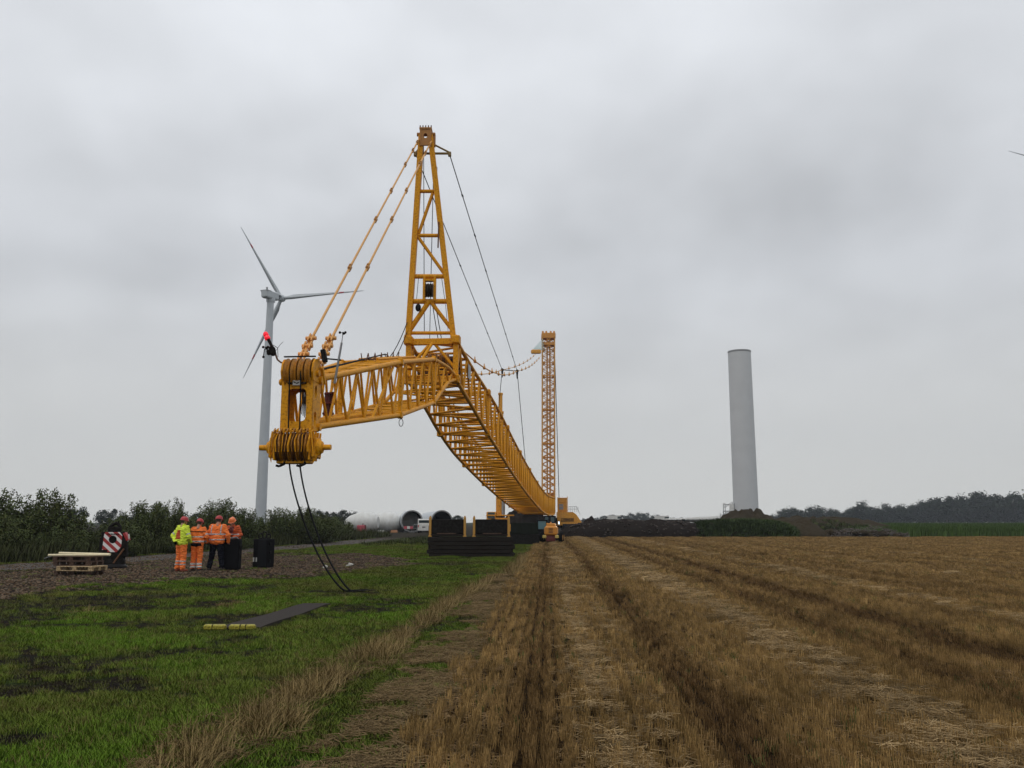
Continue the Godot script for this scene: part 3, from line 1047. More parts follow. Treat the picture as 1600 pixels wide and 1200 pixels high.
	tp.box(Vector3(0.64, 0.1, 0.6), Vector3(-4.4, 21.42, z), Basis.IDENTITY, 0.02)
	tp.tube(Vector3(-4.86, 21.2, z), Vector3(-3.94, 21.2, z), 0.1, 0.1, 10)
	tp.box(Vector3(0.16, 0.7, 0.3), Vector3(-4.0, 20.95, z - 0.1), Basis.IDENTITY, 0.02)
	part("mast_top", tp, mat(lin(0.36, 0.15, 0.02), 0.55), af)
	for k in 5:
		var bn := MB.new()
		bn.tube(Vector3(-4.68 + k * 0.14, 21.5, z + 0.2), Vector3(-4.68 + k * 0.14, 21.6, z + 0.2), 0.035, 0.03, 6)
		part("bolt", bn, M.brown_steel, af)
	var sp := MB.new()
	sp.tube(Vector3(-4.98, 20.31, z - 0.3), Vector3(-3.14, 20.31, z - 0.3), 0.065, 0.065, 8)
	sp.tube(Vector3(-4.62, 20.75, z - 0.25), Vector3(-4.98, 20.31, z - 0.3), 0.05, 0.05, 8)
	sp.tube(Vector3(-4.15, 20.85, z - 0.25), Vector3(-3.18, 20.35, z - 0.3), 0.05, 0.05, 8)
	for e in [-4.96, -3.2]:
		sp.box(Vector3(0.16, 0.24, 0.2), Vector3(e, 20.27, z - 0.3), Basis.IDENTITY, 0.03)
	part("spreader_bar", sp, mat(lin(0.20, 0.13, 0.03), 0.5), af)
	# sheave block hanging between the two middle bars
	var sb := MB.new()
	for e in [-0.26, 0.26]:
		sb.box(Vector3(0.13, 1.3, 0.3), Vector3(-4.09 + e, 13.05, z + 0.05), Basis.IDENTITY, 0.02)
	sb.box(Vector3(0.5, 0.12, 0.25), Vector3(-4.09, 13.48, z + 0.05), Basis.IDENTITY, 0.02)
	var blk := part("sheave_block", sb, Y, af)
	for k in 3:
		var s := MB.new()
		s.lathe([Vector2(0.06, -0.05), Vector2(0.36, -0.05), Vector2(0.31, 0), Vector2(0.36, 0.05), Vector2(0.06, 0.05)], 20, Transform3D(Basis(Vector3.UP, Vector3.RIGHT, Vector3.FORWARD), Vector3(-4.09 + (k - 1) * 0.12, 12.95, z + 0.1)))
		part("sheave", s, M.greased, blk)
	# ropes and cables inside the mast
	for q: Array in [[-4.52, 20.6, -4.33, 10.9, 0.018], [-4.0, 19.0, -4.05, 12.5, 0.018], [-4.05, 12.4, -4.06, 10.4, 0.016], [-3.95, 12.3, -3.62, 10.4, 0.02], [-3.8, 12.3, -3.45, 10.4, 0.02], [-4.66, 13.7, -4.75, 12.4, 0.014], [-3.5, 13.6, -3.32, 12.4, 0.014], [-3.3, 12.3, -3.15, 10.9, 0.012]]:
		rod("mast_rope", Vector3(q[0], q[1], z - 0.1), Vector3(q[2], q[3], z - 0.1), q[4], M.rope, af)
	rod("ladder_rail", Vector3(-3.66, 16.45, z + 0.25), Vector3(-3.68, 15.1, z + 0.25), 0.035, M.brown_steel, af)
	rod("cable", Vector3(-3.98, 20.4, z - 0.3), Vector3(-3.92, 19.55, z - 0.3), 0.02, M.rope, af)
	var sm := MB.new()
	sm.box(Vector3(0.16, 0.26, 0.16), Vector3(-3.9, 19.45, z - 0.3), Basis.IDENTITY, 0.03)
	part("small_block", sm, M.brown_steel, af)
	var sn := MB.new()
	sn.ball(Vector3(-4.62, 12.05, z + 0.2), Vector3(0.14, 0.2, 0.12))
	part("cable_guide", sn, M.rope, af)

	# ---- jib: depth, low, width, height
	var jf := []
	var jt := [[41.0, 8.44, 2.34, 0.14], [39.2, 8.02, 2.22, 0.66], [37.5, 7.3, 2.14, 1.28], [35.8, 6.58, 2.12, 1.86], [34.2, 6.25, 2.11, 1.86], [32.6, 5.92, 2.10, 1.86], [31.0, 5.59, 2.10, 1.86], [29.5, 5.28, 2.10, 1.86]]
	for a: Array in jt:
		jf.append(frame_at(a[0], a[1], a[2], a[3]))
	var jh := []
	for k in 11:
		var t := k / 10.0
		jh.append(frame_at(lerpf(29.5, 22.75, t), lerpf(5.28, 4.15, t), lerpf(2.10, 0.72, t), lerpf(1.86, 1.28, t)))
	var jib := Node3D.new()
	jib.name = "jib"
	root.add_child(jib)
	jib.transform = off
	for q: Array in [jf[7], jf[3]]:
		var jm := MB.new()
		for e in 4:
			beam(jm, q[e], q[(e + 1) % 4], 0.13, 0.13)
			jm.box(Vector3(0.2, 0.22, 0.34), q[e], Basis.IDENTITY, 0.03)
		part("cross_frame", jm, Y, jib)
	for q: Vector3 in [jf[0][0], jf[0][1]]:
		var jm := MB.new()
		jm.box(Vector3(0.26, 0.34, 0.4), q, Basis.IDENTITY, 0.05)
		jm.tube(q - RIGHT * 0.24, q + RIGHT * 0.24, 0.09, 0.09, 10)
		part("pivot_pin", jm, Y, jib)
	paths(jf, 0.088, jib, Y)
	paths(jh, 0.088, jib, Y)
	var fine := []
	for k in jf.size() - 1:
		for s in 2:
			var g := []
			for e in 4:
				g.append(jf[k][e].lerp(jf[k + 1][e], s * 0.5))
			fine.append(g)
	fine.append(jf[7])
	lacing(fine, 0.045, 200, jib, Y)
	lacing(jh, 0.042, 100, jib, Y, 1)
	rod("lacing_bar", jh[1][2], jh[4][1], 0.05, Y, jib)
	rod("lacing_bar", jh[1][3], jh[4][0], 0.05, Y, jib)
	# floor plates and inner pipes
	var fl := MB.new()
	for k in range(0, 10):
		var a: Vector3 = jh[k][0].lerp(jh[k][1], 0.3) + Vector3(0, 0.1, 0)
		var b: Vector3 = jh[k][0].lerp(jh[k][1], 0.7) + Vector3(0, 0.1, 0)
		var c: Vector3 = jh[k + 1][0].lerp(jh[k + 1][1], 0.3) + Vector3(0, 0.1, 0)
		beam(fl, a, c, 0.05, 0.08)
		var e: Vector3 = jh[k + 1][0].lerp(jh[k + 1][1], 0.7) + Vector3(0, 0.1, 0)
		beam(fl, b, e, 0.05, 0.08)
		for s in 4:
			fl.tube(a.lerp(c, s / 4.0), b.lerp(e, s / 4.0), 0.02, 0.02, 4, false)
	part("jib_walkway", fl, Y, jib)
	for e in [0.3, 0.6]:
		var pts := []
		for k in [7, 5, 3, 0]:
			pts.append(jf[k][3].lerp(jf[k][2], e) + Vector3(0, 0.12, 0))
		var pp := MB.new()
		pp.path(pts, 0.05, 8)
		part("stay_pipe", pp, Y, jib)
	for k in 6:
		var gp := MB.new()
		var q: Vector3 = jf[7][3].lerp(jf[3][3], k / 6.5).lerp(jf[7][2].lerp(jf[3][2], k / 6.5), 0.35)
		gp.tube(q, q + Vector3(-0.06, 0.34, 0), 0.025, 0.018, 5)
		gp.tube(q + Vector3(0.12, 0, 0), q + Vector3(0.19, 0.34, 0), 0.025, 0.018, 5)
		gp.tube(q + Vector3(-0.05, 0.1, 0), q + Vector3(0.16, 0.1, 0), 0.035, 0.035, 6)
		part("rope_guide", gp, M.brown_steel, jib)
	var ring := MB.new()
	for k in 14:
		var a0 := TAU * k / 14
		var a1 := TAU * (k + 1) / 14
		var c: Vector3 = jf[7][1] + Vector3(0.05, -0.26, 0)
		ring.tube(c + Vector3(cos(a0) * 0.07, sin(a0) * 0.13, 0), c + Vector3(cos(a1) * 0.07, sin(a1) * 0.13, 0), 0.012, 0.012, 5, false)
	part("shackle", ring, M.dark_steel, jib)
	var wn := MB.new()
	var wc: Vector3 = jh[8][0].lerp(jh[8][2], 0.5) + RIGHT * 0.2 + Vector3(0, -0.1, -0.05)
	for k in 3:
		wn.box(Vector3(0.28, 0.06, 0.3), wc + Vector3(0.02 * k, -0.3 + k * 0.28, 0), Basis(Vector3.BACK, 0.12), 0.01)
	wn.tube(wc + Vector3(-0.06, -0.36, 0), wc + Vector3(-0.02, 0.3, 0), 0.09, 0.09, 10)
	wn.tube(wc + Vector3(0.08, -0.36, 0), wc + Vector3(0.12, 0.3, 0), 0.05, 0.05, 8)
	part("red_winch", wn, M.winch_red, jib)
	# black hoses sagging from the mast to the jib head
	for s in 2:
		var a := Vector3(-5.15, 11.3 - 0.5 * s, z + 0.2)
		var pts := []
		for k in 17:
			var t := k / 16.0
			var b := a.lerp(Vector3(-5.2 - 0.1 * s, 5.62, -23.4), t)
			b.y += -1.35 * sin(PI * min(t * 1.15, 1.0)) * (1.0 - t * 0.5) * (1.0 + 0.1 * s)
			var fl0: float = lerpf(8.6, 5.58, clamp((t * 17.9 - 5.5) / 13.0, 0, 1)) + 0.1
			b.y = max(b.y, fl0) if t > 0.32 else b.y
			pts.append(b)
		var hm := MB.new()
		hm.path(pts, 0.022, 6)
		part("hose", hm, M.rope, jib)

	# ---- jib head (its own axes: x across, y up, z towards the hook)
	var hx := Transform3D(Basis(RIGHT, Vector3.UP, RIGHT.cross(Vector3.UP)), Vector3(axis_x(22.45) - 0.02, 4.02, -22.45))
	hx.origin -= root.position
	var hm2 := MB.new()
	hm2.holed(0.84, 1.28, 0.06, Rect2(-0.24, -0.44, 0.5, 0.86), 6.0, Transform3D(Basis.IDENTITY, Vector3(0, 0.64, 0.3)))
	hm2.holed(0.78, 1.2, 0.05, Rect2(-0.24, -0.44, 0.46, 0.84), 5.0, Transform3D(Basis.IDENTITY, Vector3(0, 0.64, -0.2)))
	for sx in [-1, 1]:
		hm2.holed(0.64, 0.64, 0.06, Rect2(-0.02, -0.2, 0.18, 0.36), 2.2, Transform3D(Basis(Vector3.BACK, Vector3.UP, Vector3.LEFT), Vector3(sx * 0.39, 0.32, 0.0)))
		hm2.holed(0.64, 0.64, 0.06, Rect2(-0.02, -0.12, 0.18, 0.34), 2.2, Transform3D(Basis(Vector3.BACK, Vector3.UP, Vector3.LEFT), Vector3(sx * 0.39, 0.96, 0.0)))
		# cheek plates of the sheaves, rounded at the top
		var prof := PackedVector2Array([Vector2(-0.32, 1.27), Vector2(0.34, 1.27), Vector2(0.42, 1.5), Vector2(0.36, 1.72), Vector2(0.22, 1.86), Vector2(0.0, 1.9), Vector2(-0.16, 1.84), Vector2(-0.3, 1.66)])
		for k in range(1, prof.size() - 1):
			for s in [-0.025, 0.025]:
				hm2.tri3(Vector3(sx * 0.41 + s, prof[0].y, prof[0].x), Vector3(sx * 0.41 + s, prof[k].y, prof[k].x), Vector3(sx * 0.41 + s, prof[k + 1].y, prof[k + 1].x), Vector3(sign(s), 0, 0))
		for k in prof.size():
			var a2 := prof[k]
			var b2 := prof[(k + 1) % prof.size()]
			var nn := Vector3(0, -(b2.x - a2.x), b2.y - a2.y).normalized()
			hm2.quad(Vector3(sx * 0.41 - 0.025, a2.y, a2.x), Vector3(sx * 0.41 + 0.025, a2.y, a2.x), Vector3(sx * 0.41 + 0.025, b2.y, b2.x), Vector3(sx * 0.41 - 0.025, b2.y, b2.x), nn if Vector3(0, a2.y - 1.5, a2.x).dot(nn) > 0 else -nn)
	hm2.tube(Vector3(-0.5, 1.5, 0.06), Vector3(0.5, 1.5, 0.06), 0.09, 0.09, 12)
	hm2.box(Vector3(0.9, 0.12, 0.5), Vector3(0, 0.03, 0.02), Basis.IDENTITY, 0.02)
	hm2.tube(Vector3(-0.47, 0.1, -0.2), Vector3(0.5, 0.1, -0.2), 0.1, 0.1, 12)
	hm2.tube(Vector3(-0.47, 1.36, -0.22), Vector3(0.5, 1.36, -0.22), 0.11, 0.11, 12)
	hm2.box(Vector3(0.1, 0.5, 0.12), Vector3(0.48, 1.5, -0.28), Basis(Vector3.RIGHT, 0.6), 0.02)
	hm2.box(Vector3(0.1, 0.5, 0.12), Vector3(-0.48, 1.5, -0.28), Basis(Vector3.RIGHT, 0.6), 0.02)
	hm2.ball(Vector3(-0.46, 1.24, 0.28), Vector3(0.06, 0.09, 0.07))
	hm2.ball(Vector3(0.3, 1.3, 0.32), Vector3(0.07, 0.08, 0.05))
	var jhd := part("jib_head", hm2, Y, root, hx)
	for k in 4:
		var s := MB.new()
		s.lathe([Vector2(0.1, -0.05), Vector2(0.26, -0.035), Vector2(0.40, -0.075), Vector2(0.43, -0.07), Vector2(0.36, 0), Vector2(0.43, 0.07), Vector2(0.40, 0.075), Vector2(0.26, 0.035), Vector2(0.1, 0.05)], 28, Transform3D(Basis(Vector3.UP, Vector3.RIGHT, Vector3.FORWARD), Vector3(-0.27 + k * 0.185, 1.48, 0.06)))
		part("head_sheave", s, M.sheave, jhd)
	var guard := MB.new()
	guard.box(Vector3(0.86, 0.035, 0.06), Vector3(0, 1.93, 0.22), Basis.IDENTITY, 0.008)
	guard.box(Vector3(0.5, 0.03, 0.06), Vector3(0, 1.2, 0.36), Basis.IDENTITY, 0.005)
	guard.box(Vector3(0.5, 0.02, 0.05), Vector3(0, -0.02, 0.36), Basis.IDENTITY, 0.005)
	part("rope_guard", guard, M.dark_steel, jhd)
	var lp := MB.new()
	lp.box(Vector3(0.2, 0.13, 0.012), Vector3(0.0, 1.2, 0.4), Basis.IDENTITY, 0.003)
	var lpo := part("label_plate", lp, mat(lin(0.42, 0.40, 0.37), 0.6), jhd)
	var lg := MB.new()
	lg.box(Vector3(0.07, 0.03, 0.006), Vector3(-0.05, 1.215, 0.409), Basis(Vector3.BACK, -0.5))
	lg.box(Vector3(0.08, 0.03, 0.006), Vector3(0.03, 1.195, 0.409), Basis(Vector3.BACK, 0.3))
	part("print", lg, M.black, lpo)
	for e in [-0.18, 0.12]:
		var rp := MB.new()
		rp.tube(Vector3(e, 1.5, 0.44), Vector3(e + 0.03, -0.12, 0.44), 0.018, 0.018, 6)
		part("hoist_rope", rp, M.rope, jhd)
	# cables and a chain hanging inside the head window
	for k in 5:
		var rp := MB.new()
		rp.path([Vector3(0.02 + k * 0.03, 1.1, 0.05), Vector3(0.08 + k * 0.02, 0.75, 0.1), Vector3(0.02 + k * 0.04, 0.45 - 0.04 * k, 0.08)], 0.012, 5)
		part("cable", rp, M.greased, jhd)
	# black pole socket, arm and the grey anemometer pole at the right
	var ar := MB.new()
	ar.box(Vector3(0.13, 0.36, 0.13), Vector3(0.55, 2.0, -0.1), Basis(Vector3.BACK, 0.22), 0.02)
	ar.tube(Vector3(0.55, 1.93, -0.1), Vector3(1.02, 1.88, -0.1), 0.022, 0.022, 6)
	part("sensor_arm", ar, M.dark_steel, jhd)
	var po := MB.new()
	po.tube(Vector3(0.86, 1.25, -0.1), Vector3(1.02, 2.35, -0.1), 0.035, 0.03, 8)
	po.tube(Vector3(1.02, 2.35, -0.1), Vector3(1.05, 2.62, -0.1), 0.012, 0.012, 6)
	var pole := part("sensor_pole", po, M.grey_steel, jhd)
	cups(Vector3(1.05, 2.62, -0.1), 0.085, pole)
	# warning light cluster at the left
	var wl := MB.new()
	wl.path([Vector3(-0.42, 1.8, 0.1), Vector3(-0.55, 1.8, 0.1), Vector3(-0.65, 1.88, 0.1), Vector3(-0.72, 2.05, 0.1)], 0.025, 6)
	part("light_bracket", wl, M.brown_steel, jhd)
	var bx := MB.new()
	bx.box(Vector3(0.13, 0.26, 0.14), Vector3(-0.8, 2.12, 0.1), Basis(Vector3.BACK, 0.35), 0.02)
	bx.box(Vector3(0.1, 0.14, 0.1), Vector3(-0.9, 2.08, 0.1), Basis(Vector3.BACK, 0.2), 0.02)
	bx.tube(Vector3(-0.74, 2.1, 0.1), Vector3(-0.93, 2.44, 0.1), 0.035, 0.045, 8)
	bx.tube(Vector3(-0.72, 2.02, 0.1), Vector3(-0.76, 2.2, 0.12), 0.04, 0.04, 8)
	bx.path([Vector3(-0.9, 2.15, 0.1), Vector3(-1.02, 2.18, 0.1), Vector3(-1.04, 1.98, 0.1)], 0.012, 5)
	bx.ball(Vector3(-1.04, 1.96, 0.1), Vector3(0.035, 0.035, 0.035))
	bx.path([Vector3(-0.72, 2.1, 0.1), Vector3(-0.6, 2.28, 0.1), Vector3(-0.52, 2.36, 0.1)], 0.006, 4)
	bx.path([Vector3(-0.82, 2.3, 0.1), Vector3(-0.66, 2.2, 0.1), Vector3(-0.64, 1.95, 0.1)], 0.008, 4)
	var ctl := part("sensor_box", bx, M.black, jhd)
	cups(Vector3(-0.98, 2.22, 0.1), 0.075, ctl)
	var be := MB.new()
	be.lathe([Vector2(0.0, 0.0), Vector2(0.07, 0.0), Vector2(0.078, 0.05), Vector2(0.058, 0.1), Vector2(0.07, 0.125), Vector2(0.066, 0.18), Vector2(0.04, 0.215), Vector2(0, 0.22)], 16, Transform3D(Basis(Vector3.BACK, 0.45), Vector3(-0.94, 2.44, 0.1)))
	part("red_warning_lamp", be, M.beacon, jhd)
	var om := OmniLight3D.new()
	om.name = "warning_light"
	om.light_color = Color(1.0, 0.08, 0.12)
	om.light_energy = 0.25
	om.omni_range = 8.0
	om.omni_attenuation = 2.0
	om.light_size = 0.08
	om.shadow_enabled = true
	om.position = Vector3(-0.99, 2.55, 0.1)
	jhd.add_child(om)

	# ---- pendants
	var pd := Node3D.new()
	pd.name = "pendants"
	root.add_child(pd)
	pd.transform = off
	pendant(Vector3(-4.72, 20.95, -41.2), Vector3(-5.72, 6.2, -23.1), [0.035, 0.10, 0.205, 0.375, 0.53, 0.737], 0.04, 0.115, M.pendant, pd)
	pendant(Vector3(-4.1, 20.75, -41.1), Vector3(-5.16, 6.2, -23.1), [0.035, 0.10, 0.18, 0.36, 0.52, 0.73], 0.04, 0.115, M.pendant, pd)
	for q: Array in [[-5.72, -5.79, -5.67], [-5.16, -5.28, -5.1]]:
		var lk := MB.new()
		var a := Vector3(q[0] + 0.06, 6.75, -23.65)
		var b := Vector3(q[0] - 0.02, 5.85, -22.75)
		for k in 4:
			var c := a.lerp(b, k / 3.2)
			for e in [-1, 1]:
				lk.box(Vector3(0.05, 0.34, 0.14), c + RIGHT * e * (0.05 + 0.035 * (k % 2)), Basis(Vector3.RIGHT, -0.75) * Basis(Vector3.BACK, -0.1), 0.02)
			lk.tube(c - RIGHT * 0.15, c + RIGHT * 0.15, 0.055, 0.055, 10)
		part("link_chain", lk, M.pendant, pd)
	# stay ropes from the spreader down to the pendant nodes and on to the boom
	var nl := Vector3(-0.95, 16.2, -82)
	var nr := Vector3(0.5, 16.08, -82)
	pendant(Vector3(-4.94, 20.25, z - 0.3), nl, [0.18, 0.36, 0.55, 0.72, 0.88], 0.026, 0.08, M.rope, pd, "stay_rope")
	pendant(Vector3(-3.2, 20.25, z - 0.3), nr, [0.11, 0.24, 0.38, 0.55, 0.72, 0.88], 0.026, 0.08, M.rope, pd, "stay_rope")
	rod("stay_rope", nl, Vector3(-1.75, 7.2, -81), 0.03, M.rope, pd)
	rod("stay_rope", nr, Vector3(1.28, 7.25, -82), 0.03, M.rope, pd)
	rod("node_bar", nl, nr, 0.04, M.dark_steel, pd)
	for q: Vector3 in [nl, nr]:
		var nb := MB.new()
		nb.ball(q, Vector3(0.16, 0.16, 0.16), 6, 8)
		nb.tube(q, q + Vector3(0, -0.75, 0), 0.12, 0.05, 8)
		part("node_socket", nb, M.dark_steel, pd)
	for s in 2:
		var from: Vector3 = (fr[2][3] if s == 0 else fr[2][2]) + Vector3(0, 0.1, 0)
		var to := nl if s == 0 else nr
		var far := Vector3(4.0 + s * 0.75, 29.2 - s * 0.4, -140)
		for leg in 2:
			var a := from if leg == 0 else to
			var b := to if leg == 0 else far
			var pts := []
			for k in 9:
				var t := k / 8.0
				var p := a.lerp(b, t)
				p.y -= (1.0 if leg == 0 else 0.6) * 4.0 * t * (1.0 - t) * 0.75
				pts.append(p)
			var cm := MB.new()
			cm.path(pts, 0.04 if leg == 0 else 0.035, 6)
			var cb := part("boom_pendant", cm, M.pendant, pd)
			for k in range(1, 8):
				var lk := MB.new()
				lk.box(Vector3(0.16, 0.17, 0.4), pts[k], Basis.IDENTITY, 0.04)
				lk.tube(pts[k], pts[k] + Vector3(0, 0.26, 0), 0.05, 0.03, 6)
				part("link", lk, M.pendant, cb)

	# ---- derrick mast
	var dm := MB.new()
	var df := []
	for k in 27:
		var t := k / 26.0
		var w := 2.15 if t > 0.08 else 2.15
		var c := Vector3(lerpf(6.3, 6.5, t), lerpf(3.2, 34.2, t), -150.0)
		df.append([c + Vector3(-w / 2, 0, 0.9), c + Vector3(w / 2, 0, 0.9), c + Vector3(w / 2, 0, -0.9), c + Vector3(-w / 2, 0, -0.9)])
	for k in range(0, 27, 5):
		for e in 4:
			beam(dm, df[k][e], df[k][(e + 1) % 4], 0.2, 0.2)
	dm.box(Vector3(2.5, 1.0, 2.1), Vector3(6.5, 34.3, -150), Basis.IDENTITY, 0.1)
	dm.box(Vector3(2.3, 0.5, 2.0), Vector3(6.5, 32.8, -150), Basis.IDENTITY, 0.1)
	for e in [5.5, 6.1, 6.9, 7.5]:
		dm.box(Vector3(0.35, 0.5, 0.5), Vector3(e, 34.95, -149.6), Basis.IDENTITY, 0.08)
	dm.box(Vector3(2.1, 2.4, 1.6), Vector3(6.32, 5.4, -150.6), Basis.IDENTITY, 0.1)
	var der := part("derrick_mast", dm, M.derrick, root, off)
	for e in 4:
		var pts := []
		for f: Array in df: pts.append(f[e])
		var cm := MB.new()
		cm.path(pts, 0.12, 6)
		part("chord", cm, M.pendant, der)
	lacing(df, 0.075, 0, der, M.derrick)
	lacing(df, 0.065, 0, der, M.derrick, 1)
	rod("hoist_line", Vector3(6.25, 33.5, -149.6), Vector3(6.1, 4, -149.6), 0.14, M.pendant, der)
	rod("hoist_line", Vector3(6.75, 33.5, -149.6), Vector3(6.6, 4, -149.6), 0.14, M.pendant, der)
	rod("stay_rope", Vector3(7.6, 33.8, -150.5), Vector3(8.35, 5.6, -153.5), 0.06, M.dark_steel, der)
	var eq := MB.new()
	eq.box(Vector3(1.7, 0.7, 0.5), Vector3(4.0, 29.55, -140), Basis.IDENTITY, 0.15)
	part("equalizer", eq, M.yellow_far, der)
	for k in 7:
		rod("luffing_rope", Vector3(3.5 + k * 0.2, 29.9, -140), Vector3(5.5 + k * 0.05, 33.6 - k * 0.3, -149), 0.05, M.teal, der)

	# ---- upper works and crawlers
	var bb := MB.new()
	bb.box(Vector3(3.2, 1.5, 6.0), Vector3(6.2, 1.6, -153), Basis.IDENTITY, 0.1)
	var body := part("upper_works", bb, M.dark_steel, root, off)
	var cw := MB.new()
	# counterweight, long and chamfered at its outer end
	var o2 := [Vector2(7.9, 0.95), Vector2(11.2, 0.95), Vector2(12.1, 0.55), Vector2(12.1, 1.6), Vector2(11.2, 2.9), Vector2(10.6, 3.3), Vector2(7.9, 3.3)]
	var tri_ix := Geometry2D.triangulate_polygon(PackedVector2Array(o2))
	for k in range(0, tri_ix.size(), 3):
		for s in [-151.2, -154.4]:
			cw.tri3(Vector3(o2[tri_ix[k]].x, o2[tri_ix[k]].y, s), Vector3(o2[tri_ix[k + 1]].x, o2[tri_ix[k + 1]].y, s), Vector3(o2[tri_ix[k + 2]].x, o2[tri_ix[k + 2]].y, s), Vector3(0, 0, 1 if s > -153 else -1))
	for k in o2.size():
		var a: Vector2 = o2[k]
		var b: Vector2 = o2[(k + 1) % o2.size()]
		cw.quad(Vector3(a.x, a.y, -151.2), Vector3(b.x, b.y, -151.2), Vector3(b.x, b.y, -154.4), Vector3(a.x, a.y, -154.4), Vector3(b.y - a.y, a.x - b.x, 0).normalized())
	cw.box(Vector3(3.2, 0.12, 0.1), Vector3(9.5, 1.05, -151.16), Basis.IDENTITY, 0.02)
	cw.box(Vector3(0.12, 1.4, 0.1), Vector3(11.0, 1.8, -151.16), Basis.IDENTITY, 0.02)
	var cwo := part("counterweight", cw, M.yellow_far, body)
	letters("LIEBHERR", 0.62, 2.2, Vector3(9.65, 1.95, -151.12), M.black, cwo)
	var wt := MB.new()
	wt.box(Vector3(0.14, 1.1, 3.2), Vector3(12.18, 1.05, -152.8), Basis.IDENTITY, 0.03)
	part("end_plate", wt, M.tarp, body)
	var ch := MB.new()
	ch.box(Vector3(1.6, 2.5, 1.8), Vector3(8.85, 4.55, -152.6), Basis.IDENTITY, 0.06)
	for k in 4:
		ch.box(Vector3(1.66, 0.07, 0.08), Vector3(8.85, 3.6 + k * 0.7, -151.66), Basis.IDENTITY, 0.01)
	ch.box(Vector3(0.1, 2.6, 0.1), Vector3(8.0, 4.6, -151.66), Basis.IDENTITY, 0.01)
	ch.box(Vector3(0.1, 2.7, 0.1), Vector3(9.72, 4.65, -151.66), Basis.IDENTITY, 0.01)
	var cab2 := part("machine_house", ch, M.yellow_far, body)
	var gr := MB.new()
	gr.box(Vector3(0.75, 0.95, 0.06), Vector3(8.6, 4.2, -151.67), Basis.IDENTITY, 0.01)
	part("grille", gr, M.grey_steel, cab2)
	var rl := MB.new()
	for k in 6:
		rl.tube(Vector3(9.95 + k * 0.32, 3.3, -151.5), Vector3(9.95 + k * 0.32, 4.25, -151.5), 0.03, 0.03, 5)
	rl.tube(Vector3(9.9, 4.25, -151.5), Vector3(11.3, 4.25, -151.5), 0.03, 0.03, 5)
	rl.tube(Vector3(9.9, 3.8, -151.5), Vector3(11.6, 3.8, -151.5), 0.03, 0.03, 5)
	rl.tube(Vector3(11.3, 4.25, -151.5), Vector3(11.9, 2.9, -151.5), 0.03, 0.03, 5)
	part("handrail", rl, M.grey_steel, body)
	var cb2 := MB.new()
	cb2.box(Vector3(2.2, 1.9, 2.0), Vector3(6.4, 1.7, -149.0), Basis.IDENTITY, 0.12)
	var cab3 := part("cab", cb2, M.black_paint, body)
	for e in [-0.5, 0.5]:
		var gw := MB.new()
		gw.box(Vector3(0.6, 0.9, 0.05), Vector3(6.4 + e, 1.95, -147.98), Basis.IDENTITY, 0.02)
		part("window", gw, M.glass_teal, cab3)
	var yb := MB.new()
	yb.box(Vector3(1.62, 1.2, 1.5), Vector3(3.82, 2.12, -146), Basis.IDENTITY, 0.05)
	yb.box(Vector3(0.3, 2.2, 0.3), Vector3(3.3, 1.1, -146), Basis.IDENTITY, 0.02)
	yb.box(Vector3(0.3, 2.2, 0.3), Vector3(4.3, 1.1, -146), Basis.IDENTITY, 0.02)
	part("yellow_housing", yb, M.yellow_far, body)
	for e in [2.9, 9.5]:
		var tk := MB.new()
		var tp2 := []
		for k in 24:
			var an := TAU * k / 24
			tp2.append(Vector2(cos(an) * 0.6 + sign(cos(an)) * 3.4, 0.62 + sin(an) * 0.6))
		for k in 24:
			var a: Vector2 = tp2[k]
			var b: Vector2 = tp2[(k + 1) % 24]
			tk.quad(Vector3(e - 0.7, a.y, -153 + a.x), Vector3(e + 0.7, a.y, -153 + a.x), Vector3(e + 0.7, b.y, -153 + b.x), Vector3(e - 0.7, b.y, -153 + b.x), Vector3(0, a.y + b.y - 1.24, a.x + b.x).normalized())
			for s in [-0.7, 0.7]:
				tk.tri3(Vector3(e + s, 0.62, -153), Vector3(e + s, a.y, -153 + a.x), Vector3(e + s, b.y, -153 + b.x), Vector3(sign(s), 0, 0))
			tk.box(Vector3(1.5, 0.1, 0.2), Vector3(e, (a.y + b.y) / 2, -153 + (a.x + b.x) / 2), Basis(Vector3.RIGHT, 0.0), 0.02)
		var tr := part("crawler_track", tk, M.dark_steel, root, off)
		for k in 5:
			var wh := MB.new()
			wh.lathe([Vector2(0, -0.76), Vector2(0.42, -0.76), Vector2(0.48, -0.7), Vector2(0.48, 0.7), Vector2(0.42, 0.76), Vector2(0, 0.76)], 16, Transform3D(Basis(Vector3.UP, Vector3.RIGHT, Vector3.FORWARD), Vector3(e, 0.62, -156.2 + k * 1.6)))
			part("roller", wh, M.black, tr)
	var us := MB.new()
	us.box(Vector3(6.4, 0.5, 2.4), Vector3(6.2, 0.75, -153), Basis.IDENTITY, 0.05)
	part("undercarriage", us, M.dark_steel, root, off)

	hook_block()

func letters(text: String, h: float, w: float, at: Vector3, m: Material, parent: Node) -> void:
	var t := TextMesh.new()
	var f := SystemFont.new()
	f.font_names = PackedStringArray(["Droid Sans"])
	f.font_weight = 700
	t.font = f
	t.text = text
	t.font_size = 32
	t.pixel_size = 0.01
	t.depth = 0.02
	var s := t.get_aabb().size
	var kx: float = w / max(s.x, 0.01)
	var ky: float = h / max(s.y, 0.01)
	put("lettering", t, m, parent, Transform3D(Basis.from_scale(Vector3(kx, ky, 1)), at))

